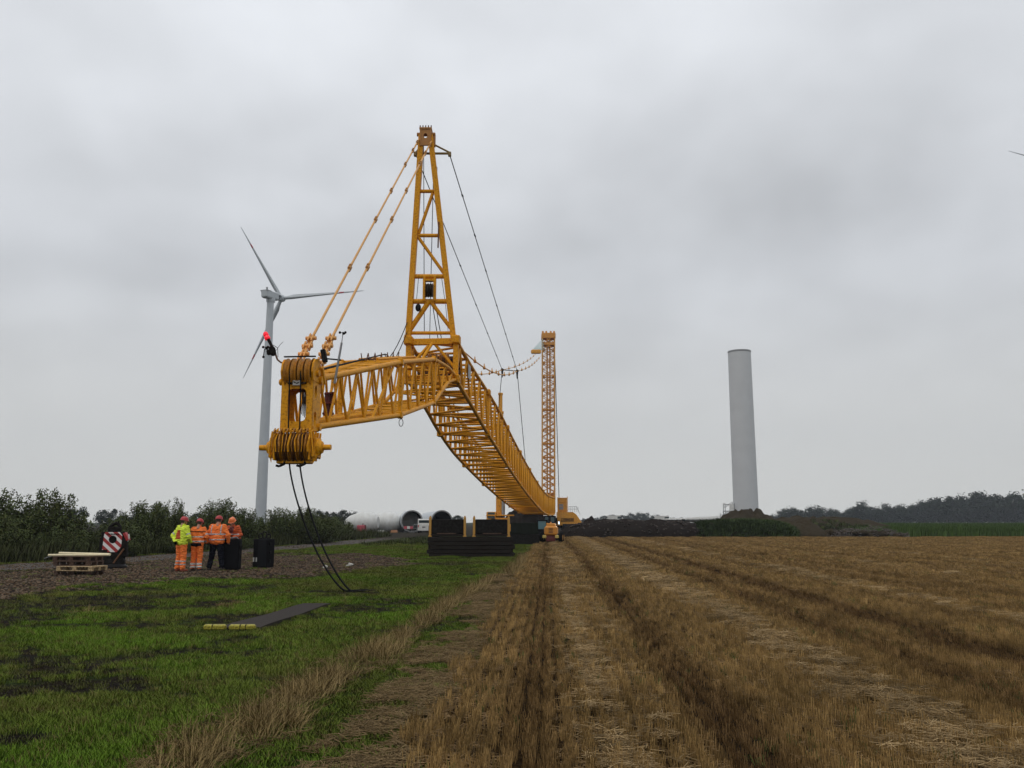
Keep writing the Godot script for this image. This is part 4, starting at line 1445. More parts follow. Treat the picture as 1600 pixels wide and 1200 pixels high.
func cups(at: Vector3, r: float, parent: Node) -> void:
	var mb := MB.new()
	for k in 3:
		var an := TAU * k / 3 + 0.5
		var e := at + Vector3(cos(an) * r, 0, sin(an) * r)
		mb.tube(at, e, 0.008, 0.008, 4)
		mb.ball(e, Vector3(0.036, 0.036, 0.036), 6, 8)
	mb.tube(at + Vector3(0, -0.05, 0), at + Vector3(0, 0.02, 0), 0.022, 0.022, 8)
	part("wind_cups", mb, M.black, parent)

func hook_block() -> void:
	var t := thing("hook_block", "large yellow multi-sheave hook block hanging right under the jib head", "hook block", Vector3(axis_x(22.3) - 0.0, 3.1, -22.05), 0.0)
	t.basis = Basis(RIGHT, Vector3.UP, RIGHT.cross(Vector3.UP))
	var bm := MB.new()
	for sx in [-1, 1]:
		bm.box(Vector3(0.06, 0.7, 0.62), Vector3(sx * 0.46, 0.44, 0), Basis.IDENTITY, 0.02)
		bm.box(Vector3(0.05, 0.5, 0.5), Vector3(sx * 0.58, 0.42, 0), Basis.IDENTITY, 0.05)
		bm.lathe([Vector2(0, 0.52), Vector2(0.2, 0.52), Vector2(0.22, 0.56), Vector2(0.22, 0.64), Vector2(0.17, 0.68), Vector2(0.15, 0.72), Vector2(0.075, 0.74), Vector2(0.07, 0.94), Vector2(0.0, 0.94)], 18, Transform3D(Basis(Vector3.UP if sx > 0 else Vector3.DOWN, Vector3.RIGHT * sx, Vector3.FORWARD), Vector3(0, 0.43, 0.02)))
		bm.tri3(Vector3(sx * 0.5, 0.3, 0.28), Vector3(sx * 0.68, 0.28, 0.1), Vector3(sx * 0.55, 0.02, 0.2), Vector3(sx, -0.2, 1))
		for k in 5:
			bm.tube(Vector3(sx * (0.5 + 0.015 * k), 0.82, 0.32 - 0.15 * k), Vector3(sx * (0.58 - 0.01 * k), 0.25, 0.34 - 0.14 * k), 0.03, 0.022, 5)
			bm.ball(Vector3(sx * 0.56, 0.2, 0.3 - 0.14 * k), Vector3(0.035, 0.06, 0.04), 5, 7)
	bm.box(Vector3(0.9, 0.1, 0.3), Vector3(0, 0.06, 0), Basis.IDENTITY, 0.03)
	var side := part("side_plates", bm, M.yellow, t)
	for k in 8:
		var s := MB.new()
		s.lathe([Vector2(0.08, -0.03), Vector2(0.28, -0.02), Vector2(0.37, -0.045), Vector2(0.395, -0.04), Vector2(0.34, 0), Vector2(0.395, 0.04), Vector2(0.37, 0.045), Vector2(0.28, 0.02), Vector2(0.08, 0.03)], 26, Transform3D(Basis(Vector3.UP, Vector3.RIGHT, Vector3.FORWARD), Vector3(-0.375 + k * 0.107, 0.42, 0)))
		part("sheave", s, M.sheave if k % 2 else M.brown_steel, t)
	for k in 12:
		var g := MB.new()
		var xx := -0.47 + k * 0.085
		var pts := []
		for s in 9:
			var an := lerpf(2.4, -0.35, s / 8.0)
			pts.append(Vector3(xx + 0.015 * sin(s * 1.7 + k), 0.44 + sin(an) * 0.43, cos(an) * 0.42))
		g.path(pts, 0.011 + 0.007 * (k % 3), 6)
		g.ball(Vector3(xx, 0.84, 0.26 + 0.04 * (k % 2)), Vector3(0.035, 0.05, 0.04), 5, 7)
		g.tube(Vector3(xx, 0.78, 0.33), Vector3(xx + 0.01, 0.9, 0.26), 0.02, 0.02, 5)
		part("rope_keeper", g, M.yellow if k % 2 else M.sheave, t)
	for e in [-0.24, 0.3]:
		var hk := MB.new()
		hk.path([Vector3(e, 0.08, 0.1), Vector3(e + 0.02, 0.0, 0.16), Vector3(e - 0.1, -0.06, 0.2), Vector3(e - 0.18, -0.04, 0.2)], 0.035, 6)
		part("hook", hk, M.dark_steel, t)
	# two black tag ropes down to the grass
	for s in 2:
		var a := Vector3(-5.69 + s * 0.27, 3.16, -21.95)
		var e := Vector3(-3.95 - 0.35 * s, 0.03, -20.9 - 0.5 * s) if s == 0 else Vector3(-3.75, 0.03, -20.7)
		var pts := []
		for k in 25:
			var u := k / 24.0
			var y := lerpf(a.y, 0.02, 1.0 - pow(1.0 - u, 1.35))
			var p := Vector3(lerpf(a.x, e.x, pow(u, 1.25)), y, lerpf(a.z, e.z, u))
			pts.append(p)
		for k in 4:
			pts.append(e + Vector3(0.12 * (k + 1), 0.0, -0.1 * k))
		var rm := MB.new()
		rm.path(pts, 0.022, 6)
		var o := part("tag_rope", rm, M.rope, self)
		tag(o, "left one of two black tag ropes hanging from the hook block to the grass" if s == 0 else "right one of two black tag ropes hanging from the hook block to the grass", "rope", "tag ropes under the hook block")

# ---------------------------------------------------------------- turbines and towers
func blade_mesh(len: float, t0: float, t1: float, puff := 0.0) -> MB:
	var mb := MB.new()
	var rings := []
	for k in 15:
		var t := lerpf(t0, t1, k / 14.0)
		var root := smoothstep(0.18, 0.03, t)
		var chord := lerpf(lerpf(2.05, 0.18, pow(clamp((t - 0.15) / 0.85, 0, 1), 0.7)), 1.2, root) * (1.0 + puff)
		var thick := lerpf(chord * lerpf(0.26, 0.12, t), 1.2, root) * (1.0 + puff)
		var tw := lerpf(0.35, 0.0, t)
		var ring := []
		for s in 12:
			var an := TAU * s / 12
			var p := Vector2(cos(an) * chord * 0.5 - chord * 0.12 * (1.0 - root), sin(an) * thick * 0.5 * lerpf(1.0 + 0.3 * cos(an), 1.0, root)).rotated(tw)
			ring.append(Vector3(p.x, t * len, p.y))
		rings.append(ring)
	for k in rings.size() - 1:
		for s in 12:
			var l := (s + 1) % 12
			var a: Vector3 = rings[k][s]
			var b: Vector3 = rings[k][l]
			var c: Vector3 = rings[k + 1][l]
			var d: Vector3 = rings[k + 1][s]
			var ca := Vector3(-0.1, a.y, 0)
			var i := mb.vert(a, a - ca)
			mb.vert(b, b - ca)
			mb.vert(c, c - Vector3(-0.05, c.y, 0))
			mb.vert(d, d - Vector3(-0.05, d.y, 0))
			mb._q(i, i + 1, i + 2, i + 3)
	return mb

func wind_turbine(base: Vector3, height: float, yaw: float, hub_out: float, first: float, lab: String, len: float) -> void:
	var t := thing("wind_turbine", lab, "wind turbine", base, 0.0, "")
	var tw := MB.new()
	tw.lathe([Vector2(1.95, -0.3), Vector2(1.92, 2), Vector2(1.7, height * 0.35), Vector2(1.45, height * 0.7), Vector2(1.2, height - 1.5)], 40)
	for k in [0.35, 0.7]:
		tw.lathe([Vector2(1.95 - k * 0.71, height * k - 0.1), Vector2(1.98 - k * 0.71, height * k), Vector2(1.95 - k * 0.71, height * k + 0.1)], 40)
	var tower := part("tower", tw, M.turbine, t)
	var db := MB.new()
	db.box(Vector3(0.9, 2.1, 0.2), Vector3(0.3, 1.6, 2.0), Basis.IDENTITY, 0.05)
	part("door", db, M.grey_steel, tower)
	var ax := Basis(Vector3.UP, yaw) * Basis(Vector3.RIGHT, deg_to_rad(5.0))      # local -z points from the tower to the hub
	var nm := MB.new()
	nm.box(Vector3(2.9, 3.0, 8.4), Vector3(0, 0.1, 0.4), Basis.IDENTITY, 0.6)
	nm.box(Vector3(2.96, 0.3, 7.2), Vector3(0, 0.8, 0.6), Basis.IDENTITY, 0.1)
	nm.lathe([Vector2(1.5, 0), Vector2(1.6, -1.6), Vector2(1.5, -2.2)], 20, Transform3D(Basis.IDENTITY, Vector3(0, -0.2, 0)))
	var nac := part("nacelle", nm, M.turbine, t, Transform3D(ax, Vector3(0, height, 0)))
	var band := MB.new()
	band.box(Vector3(2.98, 0.4, 2.6), Vector3(0, 1.2, 3.2), Basis.IDENTITY, 0.05)
	band.box(Vector3(0.5, 1.0, 0.5), Vector3(0.9, 1.9, 4.0), Basis.IDENTITY, 0.05)
	part("roof_fitting", band, M.grey_steel, nac)
	var hubp := Vector3(0, height + 0.3, 0) + ax * Vector3(0, 0, -hub_out)
	var hm := MB.new()
	hm.lathe([Vector2(0, 1.9), Vector2(0.7, 1.6), Vector2(1.2, 1.0), Vector2(1.35, 0.2), Vector2(1.3, -1.0), Vector2(1.0, -1.6)], 24, Transform3D(Basis(Vector3.RIGHT, Vector3.FORWARD, Vector3.UP), Vector3.ZERO))
	var hub := part("hub", hm, M.turbine, t, Transform3D(ax, hubp))
	var b := blade_mesh(len, 0.0, 1.0).done()
	var st := blade_mesh(len, 0.70, 0.76, 0.02).done()
	for k in 3:
		var bl := put("blade", b, M.turbine, hub, Transform3D(Basis(Vector3.BACK, first + TAU * k / 3), Vector3.ZERO))
		put("stripe", st, M.pink_red, bl)

func towers() -> void:
	wind_turbine(Vector3(-86.9, 0, -300), 82.0, -0.26, 7.6, deg_to_rad(31.0), "white three-bladed wind turbine standing behind the jib head", 33.0)
	wind_turbine(Vector3(219.5, 0, -300), 128.5, -0.52, 6.6, deg_to_rad(61.0), "wind turbine of which only a blade tip shows at the right edge", 34.5)
	# the stump of a tower under construction
	var t := thing("tower_stump", "tall grey unfinished tower stump standing alone beyond the stubble", "tower", Vector3(40.5, 0, -150))
	var tm := MB.new()
	var prof := []
	for k in 12:
		prof.append(Vector2(lerpf(2.14, 1.99, k / 11.0), lerpf(-0.3, 31.6, k / 11.0)))
	prof.append(Vector2(1.75, 31.62))
	prof.append(Vector2(1.75, 29.0))
	tm.lathe(prof, 56)
	var sh := part("shaft", tm, M.concrete, t)
	var rim := MB.new()
	rim.lathe([Vector2(1.995, 31.3), Vector2(2.03, 31.34), Vector2(2.03, 31.62), Vector2(1.98, 31.64)], 48)
	part("top_flange", rim, M.grey_steel, sh)
	for k in [10.6, 21.1]:
		var s := MB.new()
		var r := lerpf(2.14, 1.99, k / 31.6) + 0.008
		s.lathe([Vector2(r - 0.02, k - 0.03), Vector2(r, k - 0.02), Vector2(r, k + 0.02), Vector2(r - 0.02, k + 0.03)], 48)
		part("joint", s, M.concrete, sh)
	# stair scaffold leaning on its foot
	var sc := thing("stair_scaffold", "small steel stair scaffold at the left foot of the tower stump", "scaffold", Vector3(37.3, 0, -149))
	var sm := MB.new()
	for e in [[-0.8, -0.6], [0.8, -0.6], [-0.8, 0.6], [0.8, 0.6]]:
		sm.tube(Vector3(e[0], 0, e[1]), Vector3(e[0], 4.8, e[1]), 0.06, 0.06, 6)
	for k in 4:
		var y := 1.1 + k * 1.15
		for s in [-0.6, 0.6]:
			sm.tube(Vector3(-0.8, y, s), Vector3(0.8, y, s), 0.05, 0.05, 5)
			sm.tube(Vector3(-0.8, y - 0.5, s), Vector3(0.8, y + 0.5, s), 0.035, 0.035, 5)
	part("frame", sm, M.grey_steel, sc)
	for k in 3:
		var pm := MB.new()
		pm.box(Vector3(1.6, 0.08, 1.2), Vector3(0, 1.15 + k * 1.15, 0), Basis.IDENTITY, 0.01)
		part("platform", pm, M.grey_steel, sc)
	for k in 3:
		var pn := MB.new()
		pn.box(Vector3(0.75, 1.0, 0.05), Vector3(0.3, 1.9 + k * 1.1, 0.66), Basis.IDENTITY, 0.01)
		part("panel", pn, M.white, sc)
	var fe := thing("fence_posts", "thin railing of posts on the low mound left of the tower stump", "railing", Vector3(34.6, 1.6, -140))
	for k in 5:
		var pm := MB.new()
		pm.tube(Vector3(k * 0.5 - 1, 0, 0), Vector3(k * 0.5 - 1, 1.4 + 0.3 * (k % 2), 0), 0.05, 0.05, 5)
		part("post", pm, M.grey_steel, fe)
	var fr := MB.new()
	fr.tube(Vector3(-1, 1.1, 0), Vector3(1, 1.2, 0), 0.04, 0.04, 5)
	part("rail", fr, M.grey_steel, fe)

# ---------------------------------------------------------------- building site in the distance
func tower_section(at: Vector3, to: Vector3, r0: float, r1: float, capped: bool, lab: String) -> void:
	var ax := (to - at)
	var l := ax.length()
	var y := ax / l
	var s := Vector3.UP.cross(y).normalized()
	var t := thing("tower_section", lab, "tower section", at)
	var xf := Transform3D(Basis(s, y, s.cross(y)), Vector3(0, r0, 0))
	var mb := MB.new()
	if capped:
		mb.lathe([Vector2(0, 0), Vector2(r0 * 0.55, 0.02), Vector2(r0 * 0.78, l * 0.08), Vector2(r0 * 0.95, l * 0.22), Vector2(r0, l * 0.36), Vector2(r0, l * 0.5), Vector2(r0 * 0.93, l * 0.62), Vector2(r0 * 0.62, l * 0.86), Vector2(r1, l), Vector2(0, l + 0.05)], 40, xf)
		var o := part("tarpaulin", mb, M.tarp, t)
		for k in 1:
			var st := MB.new()
			var rr := r0 + 0.015
			st.lathe([Vector2(rr, l * 0.43), Vector2(rr, l * 0.43 + 0.06)], 40, xf)
			part("strap", st, M.white, o)
	else:
		mb.lathe([Vector2(r0 - 0.06, 0), Vector2(r0, 0), Vector2(r1, l), Vector2(r1 - 0.06, l)], 48, xf)
		var o := part("tube", mb, M.turbine, t)
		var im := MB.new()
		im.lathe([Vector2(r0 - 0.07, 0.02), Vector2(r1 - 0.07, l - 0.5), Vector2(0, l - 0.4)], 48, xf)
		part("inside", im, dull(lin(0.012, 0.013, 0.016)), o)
		var fl := MB.new()
		fl.lathe([Vector2(r0 - 0.16, -0.03), Vector2(r0 + 0.02, -0.03), Vector2(r0 + 0.02, 0.14)], 48, xf)
		fl.lathe([Vector2(r0 - 0.16, -0.03), Vector2(r0 - 0.16, 0.3)], 48, xf)
		part("flange", fl, M.grey_steel, o)

func site() -> void:
	# two open tubes looking at us, three more under white sheets
	tower_section(Vector3(-15.3, 0.05, -133), Vector3(-20.5, 0.05, -158), 1.66, 1.6, false, "open-ended white tower section, left of the two dark round mouths")
	tower_section(Vector3(-10.75, 0.05, -133), Vector3(-15.5, 0.05, -160), 1.66, 1.6, false, "open-ended white tower section, right of the two dark round mouths")
	tower_section(Vector3(-14.9, 0, -138.6), Vector3(-20.1, 0, -139.2), 1.6, 0.35, true, "white sheeted tower section closest to the open round mouth")
	tower_section(Vector3(-17.4, 0, -135.6), Vector3(-22.6, 0, -136.2), 1.56, 0.35, true, "white sheeted tower section in the middle of the three")
	tower_section(Vector3(-20.4, 0, -132.6), Vector3(-25.6, 0, -133.2), 1.55, 0.35, true, "white sheeted tower section furthest left, beside the hedge")
	# red bin and red-white barrier
	var t := thing("red_bin", "pinkish red site bin with a dark edge before the sheeted tower sections", "bin", Vector3(-22.3, 0, -128.8), 0.25)
	var mb := MB.new()
	mb.box(Vector3(1.1, 1.05, 1.0), Vector3(-0.1, 0.6, 0), Basis.IDENTITY, 0.06)
	part("tank", mb, M.pink_red, t)
	var m2 := MB.new()
	m2.box(Vector3(0.3, 1.15, 1.02), Vector3(0.55, 0.6, 0), Basis(Vector3.BACK, 0.12), 0.08)
	m2.tube(Vector3(0.2, 1.1, 0), Vector3(0.22, 1.4, 0), 0.08, 0.06, 8)
	part("pump", m2, M.winch_red, t)
	var b := thing("site_barrier", "red and white barrier boards at the mouth of the open tower section", "barrier", Vector3(-15.6, 0, -131.0))
	for k in 3:
		var bm := MB.new()
		bm.box(Vector3(0.45, 0.42, 0.08), Vector3(-0.45 + k * 0.46, 0.75, 0), Basis.IDENTITY, 0.02)
		part("board", bm, M.white if k == 1 else M.pink_red, b)
	for s in [-0.5, 0.5]:
		var bm := MB.new()
		bm.box(Vector3(0.08, 0.6, 0.08), Vector3(s, 0.3, 0), Basis.IDENTITY, 0.01)
		part("post", bm, M.grey_steel, b)
	var rk := thing("pipe_rack", "thin steel stand at the mouth of the left open tower section", "stand", Vector3(-14.4, 0, -132))
	for k in 3:
		var fm := MB.new()
		fm.tube(Vector3(-0.5 + k * 0.5, 0, 0), Vector3(-0.5 + k * 0.5, 1.3 - 0.2 * (k % 2), 0), 0.04, 0.04, 6)
		part("post", fm, M.grey_steel, rk)
	var rm := MB.new()
	rm.tube(Vector3(-0.5, 1.2, 0), Vector3(0.5, 1.2, 0), 0.035, 0.035, 6)
	rm.tube(Vector3(-0.5, 0.6, 0), Vector3(0.5, 0.6, 0), 0.035, 0.035, 6)
	rm.tube(Vector3(-0.5, 0.0, 0), Vector3(0.5, 1.2, 0), 0.03, 0.03, 6)
	part("rail", rm, M.grey_steel, rk)
	for a: Array in [[-17.4, -128.5, "orange", "flat orange crate on the ground before the left open tower section"], [-19.2, -128.0, "white", "small pale bag on the ground before the sheeted tower sections"]]:
		var cm := MB.new()
		cm.box(Vector3(1.0, 0.35, 0.6), Vector3(0, 0.17, 0), Basis.IDENTITY, 0.08)
		cm.box(Vector3(0.9, 0.06, 0.5), Vector3(0, 0.38, 0), Basis(Vector3.BACK, 0.05), 0.02)
		tag(part("crate" if a[2] == "orange" else "bag", cm, mat(lin(0.4, 0.2, 0.1), 0.8) if a[2] == "orange" else M.tarp, self, Transform3D(Basis.IDENTITY, Vector3(a[0], 0, a[1]))), a[3], "crate" if a[2] == "orange" else "bag")
	van(Vector3(-13.0, 0, -130.5), PI, "small white van parked between the two open tower sections")
	van(Vector3(24.2, 1.0, -200), PI * 0.5, "white van far off behind the dark soil bank, left of two")
	van(Vector3(35.0, 0.9, -200), PI * 0.5, "white van far off behind the dark soil bank, right of two")
	# white blade lying behind the weedy bank
	var bl := thing("turbine_blade", "long white turbine blade lying behind the weedy bank", "turbine blade", Vector3(40.5, 2.1, -160))
	bl.rotation = Vector3(0, 0, PI / 2)
	part("shell", blade_mesh(13.0, 0.0, 1.0), M.tarp, bl)
	var cr := MB.new()
	cr.box(Vector3(1.7, 0.5, 1.6), Vector3(-0.85, 2.0, 0), Basis.IDENTITY, 0.05)
	cr.box(Vector3(1.7, 0.5, 1.6), Vector3(-0.85, 9.0, 0), Basis.IDENTITY, 0.05)
	part("cradle", cr, M.dark_steel, bl)
	# telescopic crane behind the boom
	var tc := thing("mobile_crane", "yellow telescopic mobile crane with upright boom behind the long boom", "mobile crane", Vector3(-1.35, 0, -100))
	var ch := MB.new()
	ch.box(Vector3(2.5, 0.8, 8.0), Vector3(0, 0.95, -1), Basis.IDENTITY, 0.08)
	var chassis := part("chassis", ch, M.yellow_far, tc)
	for k in 8:
		var wm := MB.new()
		var sx := -1.0 if k % 2 else 1.0
		wm.lathe([Vector2(0, -0.2), Vector2(0.42, -0.2), Vector2(0.5, -0.12), Vector2(0.5, 0.12), Vector2(0.42, 0.2), Vector2(0, 0.2)], 16, Transform3D(Basis(Vector3.UP, Vector3.RIGHT, Vector3.FORWARD), Vector3(sx * 1.1, 0.5, 2.0 - (k / 2) * 1.9)))
		part("wheel", wm, M.black, chassis)
	var tu := MB.new()
	tu.box(Vector3(2.2, 0.7, 3.0), Vector3(0, 1.75, 0), Basis.IDENTITY, 0.08)
	tu.box(Vector3(1.1, 1.3, 1.4), Vector3(-1.0, 2.1, 0.8), Basis.IDENTITY, 0.08)
	var tur := part("turntable", tu, M.yellow_far, tc)
	var tg := MB.new()
	tg.box(Vector3(0.8, 0.7, 0.04), Vector3(-1.0, 2.35, 1.52), Basis.IDENTITY, 0.01)
	part("window", tg, M.glass_dark, tur)
	var bs := MB.new()
	bs.box(Vector3(1.0, 6.4, 0.95), Vector3(0, 5.0, 0), Basis.IDENTITY, 0.12)
	var tb := part("telescopic_boom", bs, M.yellow_far, tc)
	for q: Array in [[0.82, 11.0, 0.75], [0.66, 14.2, 0.6], [0.46, 16.4, 0.42]]:
		var sm := MB.new()
		sm.box(Vector3(q[0], 3.4, q[2]), Vector3(0, q[1] - 1.5, 0), Basis.IDENTITY, 0.08)
		sm.box(Vector3(q[0] + 0.1, 0.25, q[2] + 0.1), Vector3(0, q[1] + 0.1, 0), Basis.IDENTITY, 0.04)
		part("boom_section", sm, M.yellow_far, tb)
	var rp := MB.new()
	rp.tube(Vector3(0.35, 4.0, 0.55), Vector3(0.35, 1.5, 0.8), 0.2, 0.2, 8)
	part("lift_cylinder", rp, M.grey_steel, tb)
	var pf := MB.new()
	pf.box(Vector3(3.2, 0.14, 2.6), Vector3(0, 2.35, 0.3), Basis.IDENTITY, 0.03)
	part("platform", pf, M.yellow_far, tur)
	loader()
	# dark steel container behind the loader
	var ct := thing("steel_container", "black green steel container stacked on a plinth left of the loader", "container", Vector3(0.9, 0, -64))
	var c1 := MB.new()
	c1.box(Vector3(2.15, 0.74, 2.0), Vector3(0, 0.37, 0), Basis.IDENTITY, 0.03)
	part("plinth", c1, M.black, ct)
	var c2 := MB.new()
	c2.box(Vector3(2.0, 0.82, 1.9), Vector3(0, 1.16, 0), Basis.IDENTITY, 0.03)
	for k in 6:
		c2.box(Vector3(0.08, 0.7, 0.06), Vector3(-0.9 + k * 0.36, 1.16, 0.97), Basis.IDENTITY, 0.01)
	part("box", c2, dull(lin(0.018, 0.021, 0.016)), ct)
	# stack of black crane mats with two ballast racks on top
	for k in 5:
		var m := thing("crane_mat", "black timber crane mat, %s of the stack under the yellow posted racks" % ["lowest", "second from the bottom", "middle one", "second from the top", "topmost"][k], "crane mat", Vector3(-1.95 + [0.05, -0.04, 0.06, 0.0, -0.03][k], 0.0 + k * 0.185, -41.8), [0.01, -0.012, 0.015, 0.0, 0.006][k], "stacked crane mats")
		for s in 5:
			var bm := MB.new()
			bm.box(Vector3(3.95 - 0.1 * (s % 2), 0.17, 0.42), Vector3(0.03 * (s % 3), 0.09, 0.9 - s * 0.45), Basis.IDENTITY, 0.02)
			part("timber", bm, M.mat_wood, m)
		for s in [-1.5, 1.5]:
			var bt := MB.new()
			bt.tube(Vector3(s, 0.1, -1.15), Vector3(s, 0.1, 1.15), 0.035, 0.035, 6)
			part("tie_bolt", bt, M.dark_steel, m)
	for k in 2:
		var r := thing("ballast_rack", ["black ballast slab with two yellow posts, on the left of the mat stack", "black ballast slab with two yellow posts, on the right of the mat stack"][k], "ballast rack", Vector3(-3.06 + k * 2.08, 0.94, -42.0), 0.0, "ballast racks on the mats")
		var sl := MB.new()
		sl.box(Vector3(1.55, 0.68, 1.5), Vector3(0, 0.48, 0), Basis.IDENTITY, 0.04)
		part("slab", sl, M.black, r)
		var ba := MB.new()
		ba.box(Vector3(1.6, 0.1, 1.6), Vector3(0, 0.07, 0), Basis.IDENTITY, 0.02)
		part("base_frame", ba, M.mat_wood, r)
		var ed := MB.new()
		ed.box(Vector3(0.9, 0.05, 0.06), Vector3(-0.05 + k * 0.1, 0.15, 0.78), Basis.IDENTITY, 0.01)
		part("worn_edge", ed, M.wood_grey, r)
		for s in [-0.82, 0.82]:
			var ps := MB.new()
			ps.box(Vector3(0.115, 0.92, 0.14), Vector3(s, 0.46, 0.72), Basis.IDENTITY, 0.02)
			ps.tube(Vector3(s, 0.88, 0.72), Vector3(s, 0.98, 0.72), 0.05, 0.03, 8)
			ps.box(Vector3(0.16, 0.06, 0.2), Vector3(s, 0.03, 0.72), Basis.IDENTITY, 0.01)
			part("post", ps, mat(lin(0.50, 0.26, 0.05), 0.6), r)
	var tr := thing("black_tank", "black tank standing left behind the ballast racks", "tank", Vector3(-3.95, 0, -44.5))
	var tk := MB.new()
	tk.box(Vector3(0.55, 1.45, 1.0), Vector3(0, 0.75, 0), Basis.IDENTITY, 0.05)
	tk.box(Vector3(0.3, 0.1, 0.6), Vector3(0, 1.5, 0), Basis.IDENTITY, 0.02)
	part("shell", tk, M.black, tr)
	var tl := MB.new()
	tl.tube(Vector3(0, 1.5, 0.2), Vector3(0, 1.62, 0.2), 0.1, 0.1, 10)
	part("cap", tl, M.dark_steel, tr)
	# pile of branches at the far edge of the stubble
	var pile := thing("branch_pile", "grey pile of broken branches and rubble at the far edge of the stubble", "branch pile", Vector3(38.2, 0, -94.5))
	var st := MB.new()
	var r2 := RandomNumberGenerator.new()
	r2.seed = 31
	for k in 420:
		var px := r2.randf_range(-5.0, 4.6)
		var env := (1.0 - pow(abs(px) / 5.2, 2.0)) * (1.25 if px > 0 else 0.95)
		var p := Vector3(px, r2.randf() * env, r2.randf_range(-1.2, 1.2))
		var q := Vector3(r2.randf_range(-1, 1), r2.randf_range(-0.35, 0.7), r2.randf_range(-1, 1)).normalized() * r2.randf_range(0.3, 0.9)
		st.tube(p - q * 0.5, p + q * 0.5, r2.randf_range(0.02, 0.07), 0.01, 4, false)
	part("branch", st, M.twig, pile).set_meta("kind", "stuff")
	var hb := MB.new()
	for k in 26:
		var px := r2.randf_range(-4.2, 3.8)
		hb.ball(Vector3(px, r2.randf_range(0.05, 0.5), r2.randf_range(-0.9, 0.9)), Vector3(r2.randf_range(0.3, 0.7), r2.randf_range(0.2, 0.45), 0.5), 5, 8)
	part("rubble", hb, M.mound, pile).set_meta("kind", "stuff")

func van(at: Vector3, turn: float, lab: String) -> void:
	var t := thing("van", lab, "van", at, turn)
	var mb := MB.new()
	# side outline, x along the van (nose at -x), extruded across z; turned so the tail faces +z of the thing
	var prof := [Vector2(-2.3, 0.35), Vector2(2.3, 0.35), Vector2(2.32, 1.2), Vector2(2.2, 1.95), Vector2(1.9, 2.05), Vector2(-0.6, 2.05), Vector2(-1.35, 1.25), Vector2(-2.25, 1.0)]
	var ti := Geometry2D.triangulate_polygon(PackedVector2Array(prof))
	for k in range(0, ti.size(), 3):
		for s in [-0.9, 0.9]:
			mb.tri3(Vector3(s, prof[ti[k]].y, -prof[ti[k]].x), Vector3(s, prof[ti[k + 1]].y, -prof[ti[k + 1]].x), Vector3(s, prof[ti[k + 2]].y, -prof[ti[k + 2]].x), Vector3(sign(s), 0, 0))
	for k in prof.size():
		var a: Vector2 = prof[k]
		var b: Vector2 = prof[(k + 1) % prof.size()]
		mb.quad(Vector3(-0.9, a.y, -a.x), Vector3(0.9, a.y, -a.x), Vector3(0.9, b.y, -b.x), Vector3(-0.9, b.y, -b.x), Vector3(0, -(b.x - a.x), -(b.y - a.y)).normalized())
	var body := part("body", mb, M.white, t)
	var gl := MB.new()
	gl.box(Vector3(1.5, 0.5, 0.03), Vector3(0, 1.6, -2.29), Basis(Vector3.RIGHT, -0.16), 0.01)
	part("rear_window", gl, M.glass_dark, body)
	var g2 := MB.new()
	g2.box(Vector3(0.5, 0.12, 0.03), Vector3(0, 0.85, -2.33), Basis.IDENTITY, 0.01)
	part("number_plate", g2, M.dark_steel, body)
	for s in [-1, 1]:
		var sg := MB.new()
		sg.box(Vector3(0.03, 0.5, 1.0), Vector3(s * 0.905, 1.55, 0.5), Basis.IDENTITY, 0.01)
		part("side_window", sg, M.glass_dark, body)
		for e in [-1.5, 1.4]:
			var wm := MB.new()
			wm.lathe([Vector2(0, -0.1), Vector2(0.3, -0.1), Vector2(0.34, -0.05), Vector2(0.34, 0.1), Vector2(0, 0.1)], 16, Transform3D(Basis(Vector3.UP, Vector3.RIGHT, Vector3.FORWARD), Vector3(s * 0.82, 0.34, e)))
			part("wheel", wm, M.rubber, t)
		var tl := MB.new()
		tl.box(Vector3(0.12, 0.35, 0.04), Vector3(s * 0.8, 1.0, -2.32), Basis.IDENTITY, 0.01)
		part("tail_light", tl, M.red, body)

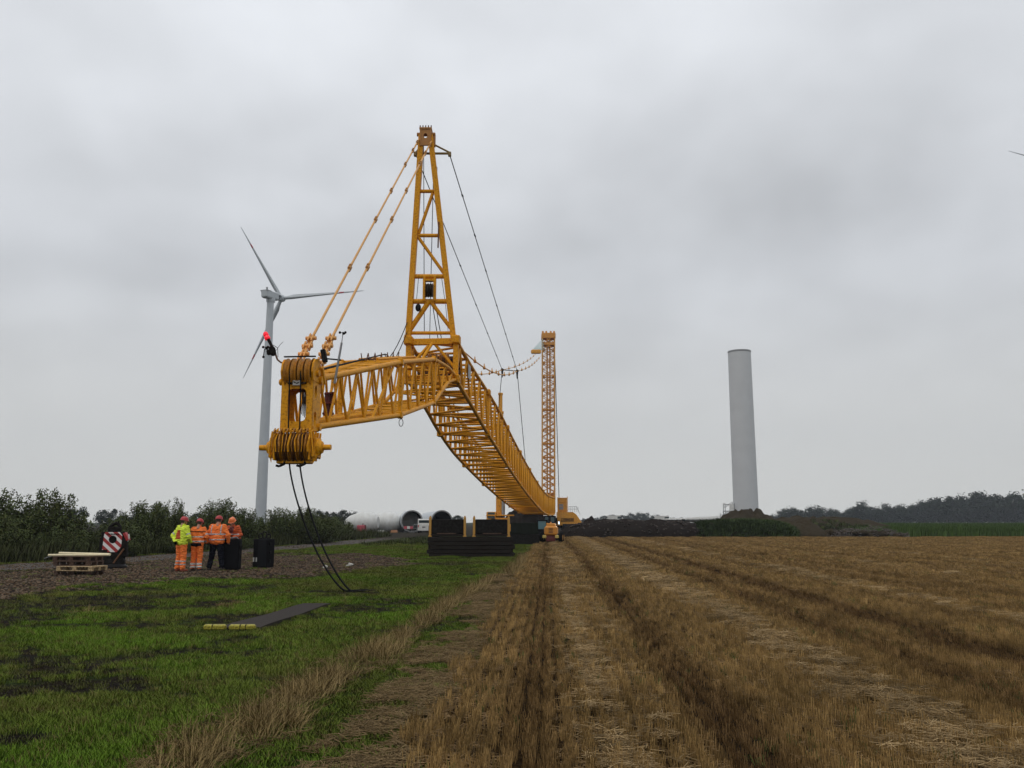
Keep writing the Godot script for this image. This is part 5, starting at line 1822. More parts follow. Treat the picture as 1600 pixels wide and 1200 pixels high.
func loader() -> void:
	# small wheel loader seen from behind: round yellow engine cover, black tyres, cab with bluish panes
	var t := thing("wheel_loader", "small yellow wheel loader with a bluish glass cab under the end of the boom", "wheel loader", Vector3(2.95, 0, -68.0), -0.12)
	var hb := MB.new()
	hb.box(Vector3(1.02, 0.75, 1.4), Vector3(0.12, 0.95, 0.1), Basis.IDENTITY, 0.16)
	hb.box(Vector3(0.7, 0.28, 1.2), Vector3(0.12, 1.38, 0.0), Basis.IDENTITY, 0.1)
	hb.box(Vector3(0.1, 0.1, 0.2), Vector3(0.1, 1.57, 0.2), Basis.IDENTITY, 0.02)
	hb.box(Vector3(0.1, 0.1, 0.2), Vector3(-0.2, 1.5, 0.2), Basis.IDENTITY, 0.02)
	var eng := part("engine_cover", hb, mat(lin(0.62, 0.25, 0.03), 0.45), t)
	for k in 4:
		var gm := MB.new()
		gm.box(Vector3(0.34, 0.05, 0.03), Vector3(0.14, 0.82 + k * 0.11, 0.81), Basis.IDENTITY, 0.01)
		part("vent", gm, M.brown_steel, eng)
	var cn := MB.new()
	cn.box(Vector3(0.3, 0.24, 0.3), Vector3(-0.36, 0.5, 0.66), Basis.IDENTITY, 0.04)
	cn.box(Vector3(0.3, 0.24, 0.3), Vector3(0.6, 0.5, 0.66), Basis.IDENTITY, 0.04)
	part("counterweight", cn, mat(lin(0.60, 0.45, 0.12), 0.5), t)
	var bm := MB.new()
	bm.box(Vector3(0.8, 0.3, 1.6), Vector3(0.12, 0.42, -0.1), Basis.IDENTITY, 0.05)
	bm.box(Vector3(0.7, 0.3, 0.3), Vector3(0.12, 0.28, 0.72), Basis.IDENTITY, 0.05)
	part("chassis", bm, M.winch_red, t)
	for sx in [-0.62, 0.86]:
		for sz in [0.35, -1.4]:
			var wm := MB.new()
			wm.lathe([Vector2(0, -0.15), Vector2(0.3, -0.16), Vector2(0.40, -0.12), Vector2(0.42, 0), Vector2(0.40, 0.12), Vector2(0.3, 0.16), Vector2(0, 0.15)], 20, Transform3D(Basis(Vector3.UP, Vector3.RIGHT, Vector3.FORWARD), Vector3(sx, 0.42, sz)))
			var w := part("wheel", wm, M.rubber, t)
			var rm := MB.new()
			rm.lathe([Vector2(0, -0.17), Vector2(0.2, -0.17), Vector2(0.22, 0), Vector2(0.2, 0.17), Vector2(0, 0.17)], 16, Transform3D(Basis(Vector3.UP, Vector3.RIGHT, Vector3.FORWARD), Vector3(sx, 0.42, sz)))
			part("rim", rm, M.yellow_far, w)
	var cm := MB.new()
	for sx in [-0.95, -0.28]:
		for sz in [-0.2, -1.2]:
			cm.box(Vector3(0.06, 1.05, 0.06), Vector3(sx, 1.2, sz), Basis.IDENTITY, 0.01)
	cm.box(Vector3(0.85, 0.08, 1.2), Vector3(-0.6, 1.74, -0.7), Basis.IDENTITY, 0.03)
	cm.box(Vector3(0.8, 0.36, 1.1), Vector3(-0.6, 0.86, -0.7), Basis.IDENTITY, 0.04)
	var cab := part("cab", cm, M.black_paint, t)
	var gl := MB.new()
	gl.box(Vector3(0.6, 0.62, 0.03), Vector3(-0.615, 1.38, -0.2), Basis.IDENTITY, 0.005)
	part("rear_window", gl, mat(lin(0.13, 0.24, 0.27), 0.2), cab)
	var lm := MB.new()
	lm.box(Vector3(0.1, 0.22, 0.06), Vector3(0.72, 1.55, 0.0), Basis.IDENTITY, 0.02)
	part("work_lamp", lm, M.lamp, t)
	var mr := MB.new()
	mr.tube(Vector3(0.72, 1.0, 0), Vector3(0.72, 1.5, 0), 0.02, 0.02, 5)
	part("lamp_post", mr, M.dark_steel, t)
	var bk := MB.new()
	bk.box(Vector3(1.7, 0.6, 0.5), Vector3(0.12, 0.45, -2.3), Basis.IDENTITY, 0.08)
	bk.box(Vector3(0.1, 0.1, 1.3), Vector3(-0.2, 0.75, -1.7), Basis(Vector3.RIGHT, 0.25), 0.02)
	bk.box(Vector3(0.1, 0.1, 1.3), Vector3(0.45, 0.75, -1.7), Basis(Vector3.RIGHT, 0.25), 0.02)
	part("bucket", bk, M.dark_steel, t)
	var ol := OmniLight3D.new()
	ol.name = "loader_lamp"
	ol.light_color = Color(0.85, 0.95, 1.0)
	ol.light_energy = 0.15
	ol.light_size = 0.06
	ol.omni_range = 10.0
	ol.omni_attenuation = 2.0
	ol.shadow_enabled = true
	ol.position = Vector3(0.72, 1.55, 0.0)
	t.add_child(ol)

# ---------------------------------------------------------------- things near the workers
func pallet(at: Vector3, turn: float, m: Material, lab: String) -> void:
	var t := thing("wooden_pallet", lab, "pallet", at, turn, "stacked wooden pallets")
	for k in 5:
		var b := MB.new()
		b.box(Vector3(1.2, 0.022, 0.13), Vector3(0, 0.133, -0.335 + k * 0.1675), Basis.IDENTITY, 0.004)
		part("plank", b, m, t)
	for k in 3:
		var b := MB.new()
		b.box(Vector3(0.14, 0.022, 0.8), Vector3(-0.53 + k * 0.53, 0.111, 0), Basis.IDENTITY, 0.004)
		part("plank", b, m, t)
		var c := MB.new()
		c.box(Vector3(1.2, 0.022, 0.1), Vector3(0, 0.011, -0.345 + k * 0.345), Basis.IDENTITY, 0.004)
		part("plank", c, m, t)
		for j in 3:
			var d := MB.new()
			d.box(Vector3(0.14, 0.078, 0.1), Vector3(-0.53 + k * 0.53, 0.061, -0.345 + j * 0.345), Basis.IDENTITY, 0.004)
			part("spacer", d, m, t)

func near_things() -> void:
	# pallets with poles and planks on top
	pallet(Vector3(-13.62, 0.0, -27.6), -0.12, M.wood_grey, "lowest grey wooden pallet of the stack beside the striped hook block")
	pallet(Vector3(-13.42, 0.146, -27.35), -0.14, M.plank, "bright new wooden pallet in the middle of the pallet stack")
	pallet(Vector3(-13.66, 0.292, -27.6), -0.10, M.wood_grey, "weathered wooden pallet on top of the pallet stack")
	pallet(Vector3(-13.7, 0.438, -27.62), -0.10, M.wood_grey, "dark weathered pallet under the pale poles")
	var poles := [["upper pale pole laid across the pallet stack", Vector3(-14.38, 0.665, -27.75), Vector3(-12.55, 0.64, -27.3), 0.036], ["lower yellowish pole slanting across the pallet stack", Vector3(-14.35, 0.625, -27.05), Vector3(-12.5, 0.63, -27.15), 0.036], ["third pole half hidden behind the two pale poles", Vector3(-14.3, 0.62, -27.45), Vector3(-12.6, 0.62, -27.4), 0.03]]
	for q: Array in poles:
		var b := MB.new()
		b.tube(q[1], q[2], q[3], q[3], 10)
		tag(part("wooden_pole", b, M.pole, self), q[0], "pole", "poles on the pallets")
	var cl := MB.new()
	cl.path([Vector3(-14.55, 0.52, -27.2), Vector3(-14.4, 0.57, -27.2), Vector3(-14.2, 0.6, -27.1)], 0.013, 6)
	tag(part("grey_strap", cl, M.grey_steel, self), "loose grey strap end sticking out left of the pallet stack", "strap")

	# striped hook block standing on the ground
	var t := thing("striped_hook_block", "black crane hook block with a red and white striped plate standing by the road", "hook block", Vector3(-14.25, 0, -31.2), 0.16)
	var bm := MB.new()
	for s in [-0.12, 0.12]:
		bm.holed(0.78, 1.12, 0.05, Rect2(-0.18, 0.02, 0.36, 0.36), 2.0, Transform3D(Basis.IDENTITY, Vector3(0, 0.72, s)))
	bm.lathe([Vector2(0, -0.1), Vector2(0.36, -0.1), Vector2(0.38, 0), Vector2(0.36, 0.1), Vector2(0, 0.1)], 24, Transform3D(Basis(Vector3.UP, Vector3.FORWARD, Vector3.RIGHT), Vector3(0, 0.8, 0)))
	bm.box(Vector3(0.84, 0.34, 0.36), Vector3(0, 0.2, 0), Basis.IDENTITY, 0.08)
	bm.box(Vector3(0.14, 0.7, 0.3), Vector3(0.4, 0.75, 0), Basis(Vector3.BACK, 0.06), 0.05)
	bm.box(Vector3(0.1, 0.8, 0.3), Vector3(-0.4, 0.7, 0), Basis.IDENTITY, 0.04)
	var body := part("body", bm, M.black, t)
	var st := MB.new()
	st.lathe([Vector2(0.0, 0.0), Vector2(0.5, 0.0), Vector2(0.5, 0.08), Vector2(0.42, 0.16), Vector2(0, 0.16)], 28)
	part("base_ring", st, M.dark_steel, t)
	var tp := MB.new()
	tp.box(Vector3(0.46, 0.24, 0.2), Vector3(0.0, 1.36, 0), Basis.IDENTITY, 0.06)
	tp.path([Vector3(-0.2, 1.4, 0), Vector3(-0.08, 1.54, 0.02), Vector3(0.08, 1.6, 0), Vector3(0.2, 1.42, 0)], 0.06, 7)
	tp.tube(Vector3(0.1, 1.5, 0), Vector3(0.12, 1.68, 0), 0.03, 0.02, 6)
	part("shackle", tp, M.black, body)
	# stripes as strips of plate, clipped to the outline of the sign
	var outline := PackedVector2Array([Vector2(-0.27, 1.28), Vector2(0.22, 1.28), Vector2(0.31, 1.17), Vector2(0.30, 0.76), Vector2(0.16, 0.58), Vector2(-0.15, 0.58), Vector2(-0.15, 0.66), Vector2(-0.33, 0.66), Vector2(-0.30, 1.18)])
	var hole := PackedVector2Array()
	for k in 24:
		hole.append(Vector2(0.0 + cos(TAU * k / 24) * 0.135, 1.02 + sin(TAU * k / 24) * 0.135))
	var k := 0
	for c in range(-9, 10):
		var q := c * 0.108 + 0.02
		var strip := PackedVector2Array()
		var dir := Vector2(0.74, -0.67)
		var nrm := Vector2(0.67, 0.74)
		var o := Vector2(0, 0.95) + nrm * q
		strip.append(o - dir * 1.5)
		strip.append(o + dir * 1.5)
		strip.append(o + dir * 1.5 + nrm * 0.108)
		strip.append(o - dir * 1.5 + nrm * 0.108)
		for piece: PackedVector2Array in Geometry2D.intersect_polygons(outline, strip):
			for rest: PackedVector2Array in Geometry2D.clip_polygons(piece, hole):
				var ti := Geometry2D.triangulate_polygon(rest)
				if ti.is_empty(): continue
				var sm := MB.new()
				for i in range(0, ti.size(), 3):
					sm.tri3(Vector3(rest[ti[i]].x, rest[ti[i]].y, 0.16), Vector3(rest[ti[i + 1]].x, rest[ti[i + 1]].y, 0.16), Vector3(rest[ti[i + 2]].x, rest[ti[i + 2]].y, 0.16), Vector3.BACK)
				for i in rest.size():
					var a := rest[i]
					var b := rest[(i + 1) % rest.size()]
					sm.quad(Vector3(a.x, a.y, 0.16), Vector3(b.x, b.y, 0.16), Vector3(b.x, b.y, 0.148), Vector3(a.x, a.y, 0.148), Vector3(b.y - a.y, a.x - b.x, 0).normalized())
				part("stripe", sm, mat(lin(0.78, 0.76, 0.74), 0.5) if c % 2 else M.red, body)
		k += 1
	letters("LIEBHERR", 0.055, 0.4, Vector3(0.0, 1.205, 0.165), M.black, body)
	var rd := MB.new()
	rd.box(Vector3(0.1, 0.32, 0.3), Vector3(0.42, 1.12, 0), Basis(Vector3.BACK, 0.5), 0.02)
	part("red_side", rd, M.red, body)
	var wr := MB.new()
	wr.path([Vector3(0.5, 1.2, 0.05), Vector3(0.53, 1.08, 0.08), Vector3(0.49, 0.95, 0.08)], 0.025, 6)
	part("white_strap", wr, M.white, body)
	var hk := MB.new()
	hk.tube(Vector3(0.42, 0.7, 0.22), Vector3(0.12, 0.2, 0.3), 0.03, 0.03, 8)
	part("lashing_bar", hk, M.brown_steel, body)

	# two black cabinets
	var c1 := thing("black_cabinet", "black cabinet with the worker in the red front leaning over it", "cabinet", Vector3(-9.72, 0, -30.3), 0.1, "black cabinets on the gravel")
	var m1 := MB.new()
	m1.box(Vector3(0.58, 1.04, 0.5), Vector3(0, 0.54, 0), Basis.IDENTITY, 0.03)
	var cb := part("body", m1, M.black_paint, c1)
	for s in 3:
		var hm := MB.new()
		hm.box(Vector3(0.03, 0.09, 0.12), Vector3(0.3, 0.25 + s * 0.28, 0.1), Basis.IDENTITY, 0.01)
		part("catch", hm, M.dark_steel, cb)
	var d1 := MB.new()
	d1.box(Vector3(0.5, 0.94, 0.02), Vector3(0, 0.54, 0.255), Basis.IDENTITY, 0.008)
	part("door", d1, M.black_paint, cb)
	var lp := MB.new()
	lp.path([Vector3(-0.2, 1.06, 0), Vector3(-0.1, 1.1, 0), Vector3(0.0, 1.08, 0.1), Vector3(0.12, 1.12, 0), Vector3(0.2, 1.06, 0)], 0.022, 6)
	part("grip", lp, M.grey_steel, cb)
	var c2 := thing("black_cabinet", "black cabinet with two white labels and lifting gear on top", "cabinet", Vector3(-8.98, 0, -31.6), -0.35, "black cabinets on the gravel")
	var m2 := MB.new()
	m2.box(Vector3(0.6, 1.0, 0.45), Vector3(0, 0.53, 0), Basis.IDENTITY, 0.02)
	m2.box(Vector3(0.05, 0.04, 0.4), Vector3(-0.25, 0.02, 0), Basis.IDENTITY, 0.005)
	m2.box(Vector3(0.05, 0.04, 0.4), Vector3(0.25, 0.02, 0), Basis.IDENTITY, 0.005)
	var b2 := part("body", m2, M.black_paint, c2)
	var d2 := MB.new()
	d2.box(Vector3(0.36, 0.94, 0.025), Vector3(0.1, 0.54, 0.236), Basis.IDENTITY, 0.008)
	part("door", d2, dull(lin(0.016, 0.017, 0.019)), b2)
	for s in 2:
		var l := MB.new()
		l.box(Vector3(0.055, 0.15, 0.008), Vector3(-0.255 + s * 0.115, 0.3, 0.23), Basis.IDENTITY, 0.002)
		part("label", l, mat(lin(0.5, 0.5, 0.48), 0.6), b2)
	for s in 3:
		var h := MB.new()
		h.box(Vector3(0.04, 0.1, 0.1), Vector3(0.31, 0.25 + s * 0.3, 0.05), Basis.IDENTITY, 0.01)
		part("catch", h, M.dark_steel, b2)
	var ge := thing("lifting_gear", "tangle of black lifting gear lying on the cabinet with white labels", "lifting gear", Vector3(-8.98, 1.03, -31.6))
	ge.scale = Vector3(1.3, 1.15, 1.3)
	for q: Array in [[-0.1, 0.09, 0.0], [0.02, 0.12, 0.05], [0.1, 0.08, -0.04]]:
		var g := MB.new()
		for i in 12:
			var a0 := TAU * i / 12
			var a1 := TAU * (i + 1) / 12
			g.tube(Vector3(q[0] + cos(a0) * 0.06, q[1] + sin(a0) * q[1] * 0.9, q[2]), Vector3(q[0] + cos(a1) * 0.06, q[1] + sin(a1) * q[1] * 0.9, q[2]), 0.02, 0.02, 5, false)
		part("shackle", g, M.dark_steel, ge)

	# ground mat with its yellow edge bars
	var mt := thing("ground_mat", "long dark brown ground protection mat lying in the grass", "ground mat", Vector3(-4.15, 0.0, -15.5), 0.0)
	var gm := MB.new()
	var nrow := 14
	for i in nrow:
		var t0 := float(i) / nrow
		var t1 := float(i + 1) / nrow
		var ys := [0.03 + 0.008 * sin(t0 * 9.0), 0.03 + 0.008 * sin(t1 * 9.0)]
		var quad := []
		for e in 2:
			var tt := t0 if e == 0 else t1
			quad.append([Vector3(lerpf(-0.42, -0.03, tt) , ys[e], lerpf(1.78, -2.2, tt)), Vector3(lerpf(0.26, 0.52, tt), ys[e] + 0.01, lerpf(1.86, -2.08, tt))])
		gm.quad(quad[0][0], quad[0][1], quad[1][1], quad[1][0], Vector3(0, 1, 0.02).normalized())
		for e in 2:
			var dn := Vector3(0, -0.06, 0)
			gm.quad(quad[0][e], quad[1][e], quad[1][e] + dn, quad[0][e] + dn, Vector3(-1 if e == 0 else 1, 0, 0))
	gm.quad(Vector3(-0.42, 0.035, 1.78), Vector3(0.26, 0.045, 1.86), Vector3(0.26, -0.02, 1.86), Vector3(-0.42, -0.02, 1.78), Vector3.BACK)
	part("sheet", gm, M.ground_mat, mt)
	for q: Array in [[-4.70, -4.36, "short yellow edge bar at the near end of the ground mat, the left one"], [-4.31, -3.91, "yellow edge bar at the near end of the ground mat, the longer right one"]]:
		var e := MB.new()
		var l: float = q[1] - q[0]
		e.box(Vector3(l, 0.085, 0.11), Vector3(0, 0.045, 0), Basis.IDENTITY, 0.03)
		var o := thing("edge_bar", q[2], "edge bar", Vector3((q[0] + q[1]) / 2, 0.015, -13.5), 0.03)
		part("bar", e, M.hi_yellow_tube, o)
		for s in ([-0.02, 0.5] if l > 0.36 else [-0.05]):
			var bb := MB.new()
			bb.box(Vector3(0.012, 0.09, 0.115), Vector3(s * l * 0.4 - 0.02, 0.045, 0), Basis.IDENTITY, 0.01)
			part("strap", bb, M.black, o)
	# scraps of litter
	for q: Array in [[-6.1, -32.9, 0.16, "white scrap of plastic at the edge of the gravel"], [-6.7, -31.4, 0.1, "small white scrap on the gravel left of the larger one"], [1.05, -43.0, 0.12, "pale scrap in the grass right of the crane mats"]]:
		var l := MB.new()
		l.box(Vector3(q[2] * 1.6, 0.05, q[2]), Vector3(0, 0.04, 0), Basis(Vector3.BACK, 0.2), 0.01)
		l.box(Vector3(q[2], 0.05, q[2] * 0.7), Vector3(0.03, 0.08, 0), Basis(Vector3.BACK, -0.3), 0.01)
		tag(part("scrap", l, mat(lin(0.55, 0.54, 0.5), 0.7), self, Transform3D(Basis.IDENTITY, Vector3(q[0], 0, q[1]))), q[3], "litter")

# ---------------------------------------------------------------- people
# surface nets over a smooth union of tapered capsules [a, b, ra, rb]
func nets(prims: Array, cell: float, k: float, grow := 0.0, clip: Variant = null, wrinkle := 0.0) -> MB:
	var mb := MB.new()
	var lo := Vector3.ONE * 1e9
	var hi := -lo
	for p: Array in prims:
		var r: float = max(p[2], p[3]) + grow + 2.5 * cell
		for e in 2:
			lo = lo.min(p[e] - Vector3.ONE * r)
			hi = hi.max(p[e] + Vector3.ONE * r)
	var nx := int((hi.x - lo.x) / cell) + 2
	var ny := int((hi.y - lo.y) / cell) + 2
	var nz := int((hi.z - lo.z) / cell) + 2
	var g := PackedFloat32Array()
	g.resize(nx * ny * nz)
	g.fill(1.0)
	for p: Array in prims:
		var a: Vector3 = p[0]
		var b: Vector3 = p[1]
		var ra: float = p[2]
		var rb: float = p[3]
		var r: float = max(ra, rb) + grow + k + 2.0 * cell
		var l := (a.min(b) - Vector3.ONE * r - lo) / cell
		var h := (a.max(b) + Vector3.ONE * r - lo) / cell
		var ab := b - a
		var len2: float = max(ab.length_squared(), 1e-9)
		for z in range(max(int(l.z), 0), min(int(h.z) + 1, nz)):
			for y in range(max(int(l.y), 0), min(int(h.y) + 1, ny)):
				for xx in range(max(int(l.x), 0), min(int(h.x) + 1, nx)):
					var q := lo + Vector3(xx, y, z) * cell
					var t: float = clamp((q - a).dot(ab) / len2, 0.0, 1.0)
					var d := q.distance_to(a + ab * t) - lerpf(ra, rb, t) - grow
					var i := (z * ny + y) * nx + xx
					var o := g[i]
					var m: float = clamp(0.5 + 0.5 * (o - d) / k, 0.0, 1.0)
					g[i] = lerpf(o, d, m) - k * m * (1.0 - m)
	if clip != null or wrinkle > 0.0:
		for z in nz:
			for y in ny:
				for xx in nx:
					var i := (z * ny + y) * nx + xx
					if g[i] < 3.0 * cell + wrinkle:
						var q := lo + Vector3(xx, y, z) * cell
						if wrinkle > 0.0:
							g[i] += wrinkle * n3.get_noise_3d(q.x * 5.0, q.y * 8.0, q.z * 5.0)
						if clip != null:
							g[i] = max(g[i], (clip as Callable).call(q))
	var id := PackedInt32Array()
	id.resize(nx * ny * nz)
	id.fill(-1)
	var sx := 1
	var sy := nx
	var sz := nx * ny
	var offs := [0, sx, sy, sx + sy, sz, sx + sz, sy + sz, sx + sy + sz]
	var cor := [Vector3(0, 0, 0), Vector3(1, 0, 0), Vector3(0, 1, 0), Vector3(1, 1, 0), Vector3(0, 0, 1), Vector3(1, 0, 1), Vector3(0, 1, 1), Vector3(1, 1, 1)]
	var edges := [[0, 1], [2, 3], [4, 5], [6, 7], [0, 2], [1, 3], [4, 6], [5, 7], [0, 4], [1, 5], [2, 6], [3, 7]]
	for z in nz - 1:
		for y in ny - 1:
			for xx in nx - 1:
				var i := (z * ny + y) * nx + xx
				var inside := 0
				for c in 8:
					if g[i + offs[c]] < 0.0: inside += 1
				if inside == 0 or inside == 8:
					continue
				var s := Vector3.ZERO
				var cnt := 0
				for e: Array in edges:
					var va := g[i + offs[e[0]]]
					var vb := g[i + offs[e[1]]]
					if (va < 0.0) != (vb < 0.0):
						s += (cor[e[0]] as Vector3).lerp(cor[e[1]], va / (va - vb))
						cnt += 1
				id[i] = mb.v.size()
				var gr := Vector3(g[i + sx] - g[i], g[i + sy] - g[i], g[i + sz] - g[i]) + Vector3(g[i + offs[7]] - g[i + offs[6]], g[i + offs[7]] - g[i + offs[5]], g[i + offs[7]] - g[i + offs[3]])
				mb.vert(lo + (Vector3(xx, y, z) + s / cnt) * cell, gr if gr.length() > 1e-9 else Vector3.UP)
	for z in range(1, nz - 1):
		for y in range(1, ny - 1):
			for xx in range(1, nx - 1):
				var i := (z * ny + y) * nx + xx
				var inn := g[i] < 0.0
				if inn != (g[i + sx] < 0.0):
					mb._q(id[i], id[i - sy], id[i - sy - sz], id[i - sz])
				if inn != (g[i + sy] < 0.0):
					mb._q(id[i], id[i - sx], id[i - sx - sz], id[i - sz])
				if inn != (g[i + sz] < 0.0):
					mb._q(id[i], id[i - sx], id[i - sx - sy], id[i - sy])
	return mb

func join(a: MB, b: MB, xf: Transform3D) -> void:
	var o := a.v.size()
	for k in b.v.size():
		a.v.append(xf * b.v[k])
		a.n.append((xf.basis * b.n[k]).normalized())
		a.c.append(Color.WHITE)
	for k in b.ix:
		a.ix.append(k + o)

var head_mb: MB
var hand_mb: MB

# head facing -z, centre of the skull at the origin
func make_head() -> void:
	head_mb = nets([
		[Vector3(0, 0.03, 0.015), Vector3(0, 0.02, -0.015), 0.088, 0.084], [Vector3(0, -0.06, -0.03), Vector3(0, -0.085, -0.055), 0.062, 0.042],
		[Vector3(0, -0.005, -0.095), Vector3(0, -0.03, -0.112), 0.011, 0.016], [Vector3(-0.03, 0.022, -0.083), Vector3(0.03, 0.022, -0.083), 0.016, 0.016],
		[Vector3(-0.022, -0.066, -0.088), Vector3(0.022, -0.066, -0.088), 0.010, 0.010], [Vector3(-0.045, -0.03, -0.06), Vector3(0.045, -0.03, -0.06), 0.03, 0.03],
		[Vector3(-0.088, 0.015, 0.012), Vector3(-0.086, -0.03, 0.004), 0.016, 0.010], [Vector3(0.088, 0.015, 0.012), Vector3(0.086, -0.03, 0.004), 0.016, 0.010],
		[Vector3(0, -0.08, 0.02), Vector3(0, -0.19, 0.025), 0.055, 0.058]], 0.007, 0.018)

# right hand hanging down -y from the wrist at the origin, fingers curled towards -z, thumb on the -x side
func make_hand() -> void:
	var p := [[Vector3(0, -0.01, 0), Vector3(0, -0.04, -0.002), 0.026, 0.026], [Vector3(-0.02, -0.045, 0), Vector3(-0.025, -0.085, -0.006), 0.017, 0.014], [Vector3(0.018, -0.045, 0), Vector3(0.026, -0.08, -0.006), 0.017, 0.013]]
	for k in 4:
		var l: float = [0.070, 0.078, 0.073, 0.058][k]
		var a := Vector3(-0.03 + k * 0.02, -0.088 + 0.004 * absf(k - 1.3), -0.006)
		var b := a + Vector3(-0.002 + 0.002 * k, -0.5, -0.16).normalized() * l * 0.5
		var c := b + Vector3(0, -0.4, -0.42).normalized() * l * 0.5
		p.append([a, b, 0.0092, 0.0085])
		p.append([b, c, 0.0085, 0.0072])
	p.append([Vector3(-0.022, -0.03, -0.004), Vector3(-0.05, -0.062, -0.018), 0.014, 0.011])
	p.append([Vector3(-0.05, -0.062, -0.018), Vector3(-0.05, -0.09, -0.034), 0.0105, 0.0085])
	hand_mb = nets(p, 0.005, 0.006)

# o: pose and colours; the figure faces -z
func person(lab: String, at: Vector3, turn: float, s: float, o: Dictionary) -> void:
	var t := thing("person", lab, "person", at, turn)
	var hip := Vector3(0.1, 0.92, 0)
	var lean: float = o.get("lean", 0.0)
	var sh := Vector3(0.19, 1.44, -lean)
	var neck := Vector3(0, 1.50, -lean * 1.1)
	var headp: Vector3 = Vector3(0, 1.655, -0.02 - lean * 1.35)
	var st: float = o.get("stance", 0.12)
	var elbows: Array = o.elbows
	var hands: Array = o.hands
	var body := []
	var jacket := []
	var legs := []
	var boots := []
	var cal: float = o.get("bulk", 1.0)
	for i in 2:
		var e := -1.0 if i == 0 else 1.0
		var hp := Vector3(hip.x * e, hip.y, 0)
		var kn := Vector3(lerpf(0.1, st, 0.5) * e, 0.50, -0.02 + (o.get("step", 0.0) * e))
		var an := Vector3(st * e, 0.09, 0.02 + (o.get("step", 0.0) * e * 1.6))
		var toe := an + Vector3(0.03 * e, -0.045, -0.16)
		var shp := Vector3(sh.x * e, sh.y, sh.z)
		var el: Vector3 = elbows[i]
		var ha: Vector3 = hands[i]
		body.append_array([[hp, kn, 0.085, 0.055], [kn, an, 0.055, 0.038], [an, toe, 0.04, 0.03], [shp, el, 0.05, 0.038], [el, ha, 0.04, 0.026], [Vector3(0.08 * e, 1.0, 0), Vector3(0.1 * e, 1.38, -lean * 0.9), 0.10, 0.11]])
		jacket.append_array([[shp, el, 0.078 * cal, 0.066 * cal], [el, ha, 0.066 * cal, 0.047 * cal], [Vector3(0.085 * e, o.hem, 0.0), Vector3(0.115 * e, 1.36, -lean * 0.9), 0.152 * cal, 0.142 * cal], [Vector3(0.02 * e, 1.40, -lean), shp, 0.09, 0.082 * cal]])
		legs.append_array([[hp + Vector3(0, 0.02, 0), kn, 0.118, 0.092], [kn, an + Vector3(0, 0.05, 0), 0.09, 0.084]])
		boots.append_array([[an + Vector3(0, 0.06, 0), an + Vector3(0, -0.03, 0.02), 0.055, 0.05], [an + Vector3(0, -0.04, 0.02), toe, 0.048, 0.04]])
	body.append([neck + Vector3(0, -0.06, 0), headp + Vector3(0, -0.06, 0), 0.06, 0.055])
	jacket.append([neck + Vector3(0, -0.04, 0.0), neck + Vector3(0, 0.03, 0), 0.085, 0.075])
	var bm := nets(body, 0.022, 0.03)
	var hb := Basis(Vector3.UP, o.get("head_turn", 0.0)) * Basis(Vector3.RIGHT, o.get("nod", -0.15))
	join(bm, head_mb, Transform3D(hb, headp))
	for i in 2:
		var ha: Vector3 = hands[i]
		var dir: Vector3 = (ha - elbows[i]).normalized()
		var zz := dir.cross(Vector3.RIGHT if abs(dir.x) < 0.8 else Vector3.UP).normalized()
		if zz.z < 0: zz = -zz
		var xx := (-dir).cross(zz).normalized()
		var hx := Basis(xx * (-1.0 if i == 0 else 1.0), -dir, zz)
		if not o.get("gloves", false):
			join(bm, hand_mb, Transform3D(hx, ha))
		else:
			part("glove", _copy(hand_mb, Transform3D(hx.scaled(Vector3.ONE * 1.12), ha - dir * 0.01)), M.glove, t)
	part("body", bm, M.skin, t)
	var jx := nets(jacket, 0.015, 0.045, 0.0, null, 0.032)
	var jk := part("jacket", jx, o.jacket, t)
	part("trousers", nets(legs, 0.015, 0.035, 0.0, null, 0.03), o.trousers, t)
	for i in 2:
		part("boot", nets(boots.slice(i * 2, i * 2 + 2), 0.012, 0.02), o.boots, t)
	# reflective bands and coloured panels lie on the cloth
	for b: Array in o.get("bands", []):
		var src: Array = jacket if b[0] == "jacket" else legs
		var y0: float = b[1]
		var half: float = b[2]
		var wide: float = b[3]
		var cf := func(q: Vector3) -> float: return max(abs(q.y - y0) - half, abs(q.x) - wide)
		part("reflective_band", nets(src, 0.012, 0.045 if b[0] == "jacket" else 0.035, 0.007, cf, 0.032 if b[0] == "jacket" else 0.03), b[4], jk)
	for b: Array in o.get("panels", []):
		var bx: Array = b
		var cf := func(q: Vector3) -> float: return max(max(abs(q.x - bx[0]) - bx[2] * (1.0 - bx[5] * clamp((q.y - bx[1]) / bx[3], -1.0, 1.0)), abs(q.y - bx[1]) - bx[3]), -q.z * bx[6])
		part("panel", nets(jacket, 0.014, 0.045, 0.010, cf, 0.032), b[4], jk)
	if o.has("sleeve_band"):
		for i in 2:
			var shp := Vector3(sh.x * (-1.0 if i == 0 else 1.0), sh.y, sh.z)
			var el: Vector3 = elbows[i]
			var m := shp.lerp(el, 0.72)
			var dd := (el - shp).normalized()
			var q := MB.new()
			q.tube(m - dd * 0.024, m + dd * 0.024, 0.079 * cal, 0.077 * cal, 14)
			part("reflective_band", q, M.band, jk)
	# helmet with brim, a ridge and chin strap
	var hm := MB.new()
	hm.lathe([Vector2(0.120, 0.005), Vector2(0.118, 0.03), Vector2(0.11, 0.075), Vector2(0.088, 0.112), Vector2(0.05, 0.133), Vector2(0.0, 0.139)], 24, Transform3D(Basis(Vector3.RIGHT, Vector3.UP, Vector3.BACK * 1.12), Vector3.ZERO))
	hm.lathe([Vector2(0.122, 0.0), Vector2(0.136, -0.004), Vector2(0.136, 0.004), Vector2(0.12, 0.012)], 24, Transform3D(Basis(Vector3.RIGHT, Vector3.UP, Vector3.BACK * 1.2), Vector3(0, 0.004, -0.012)))
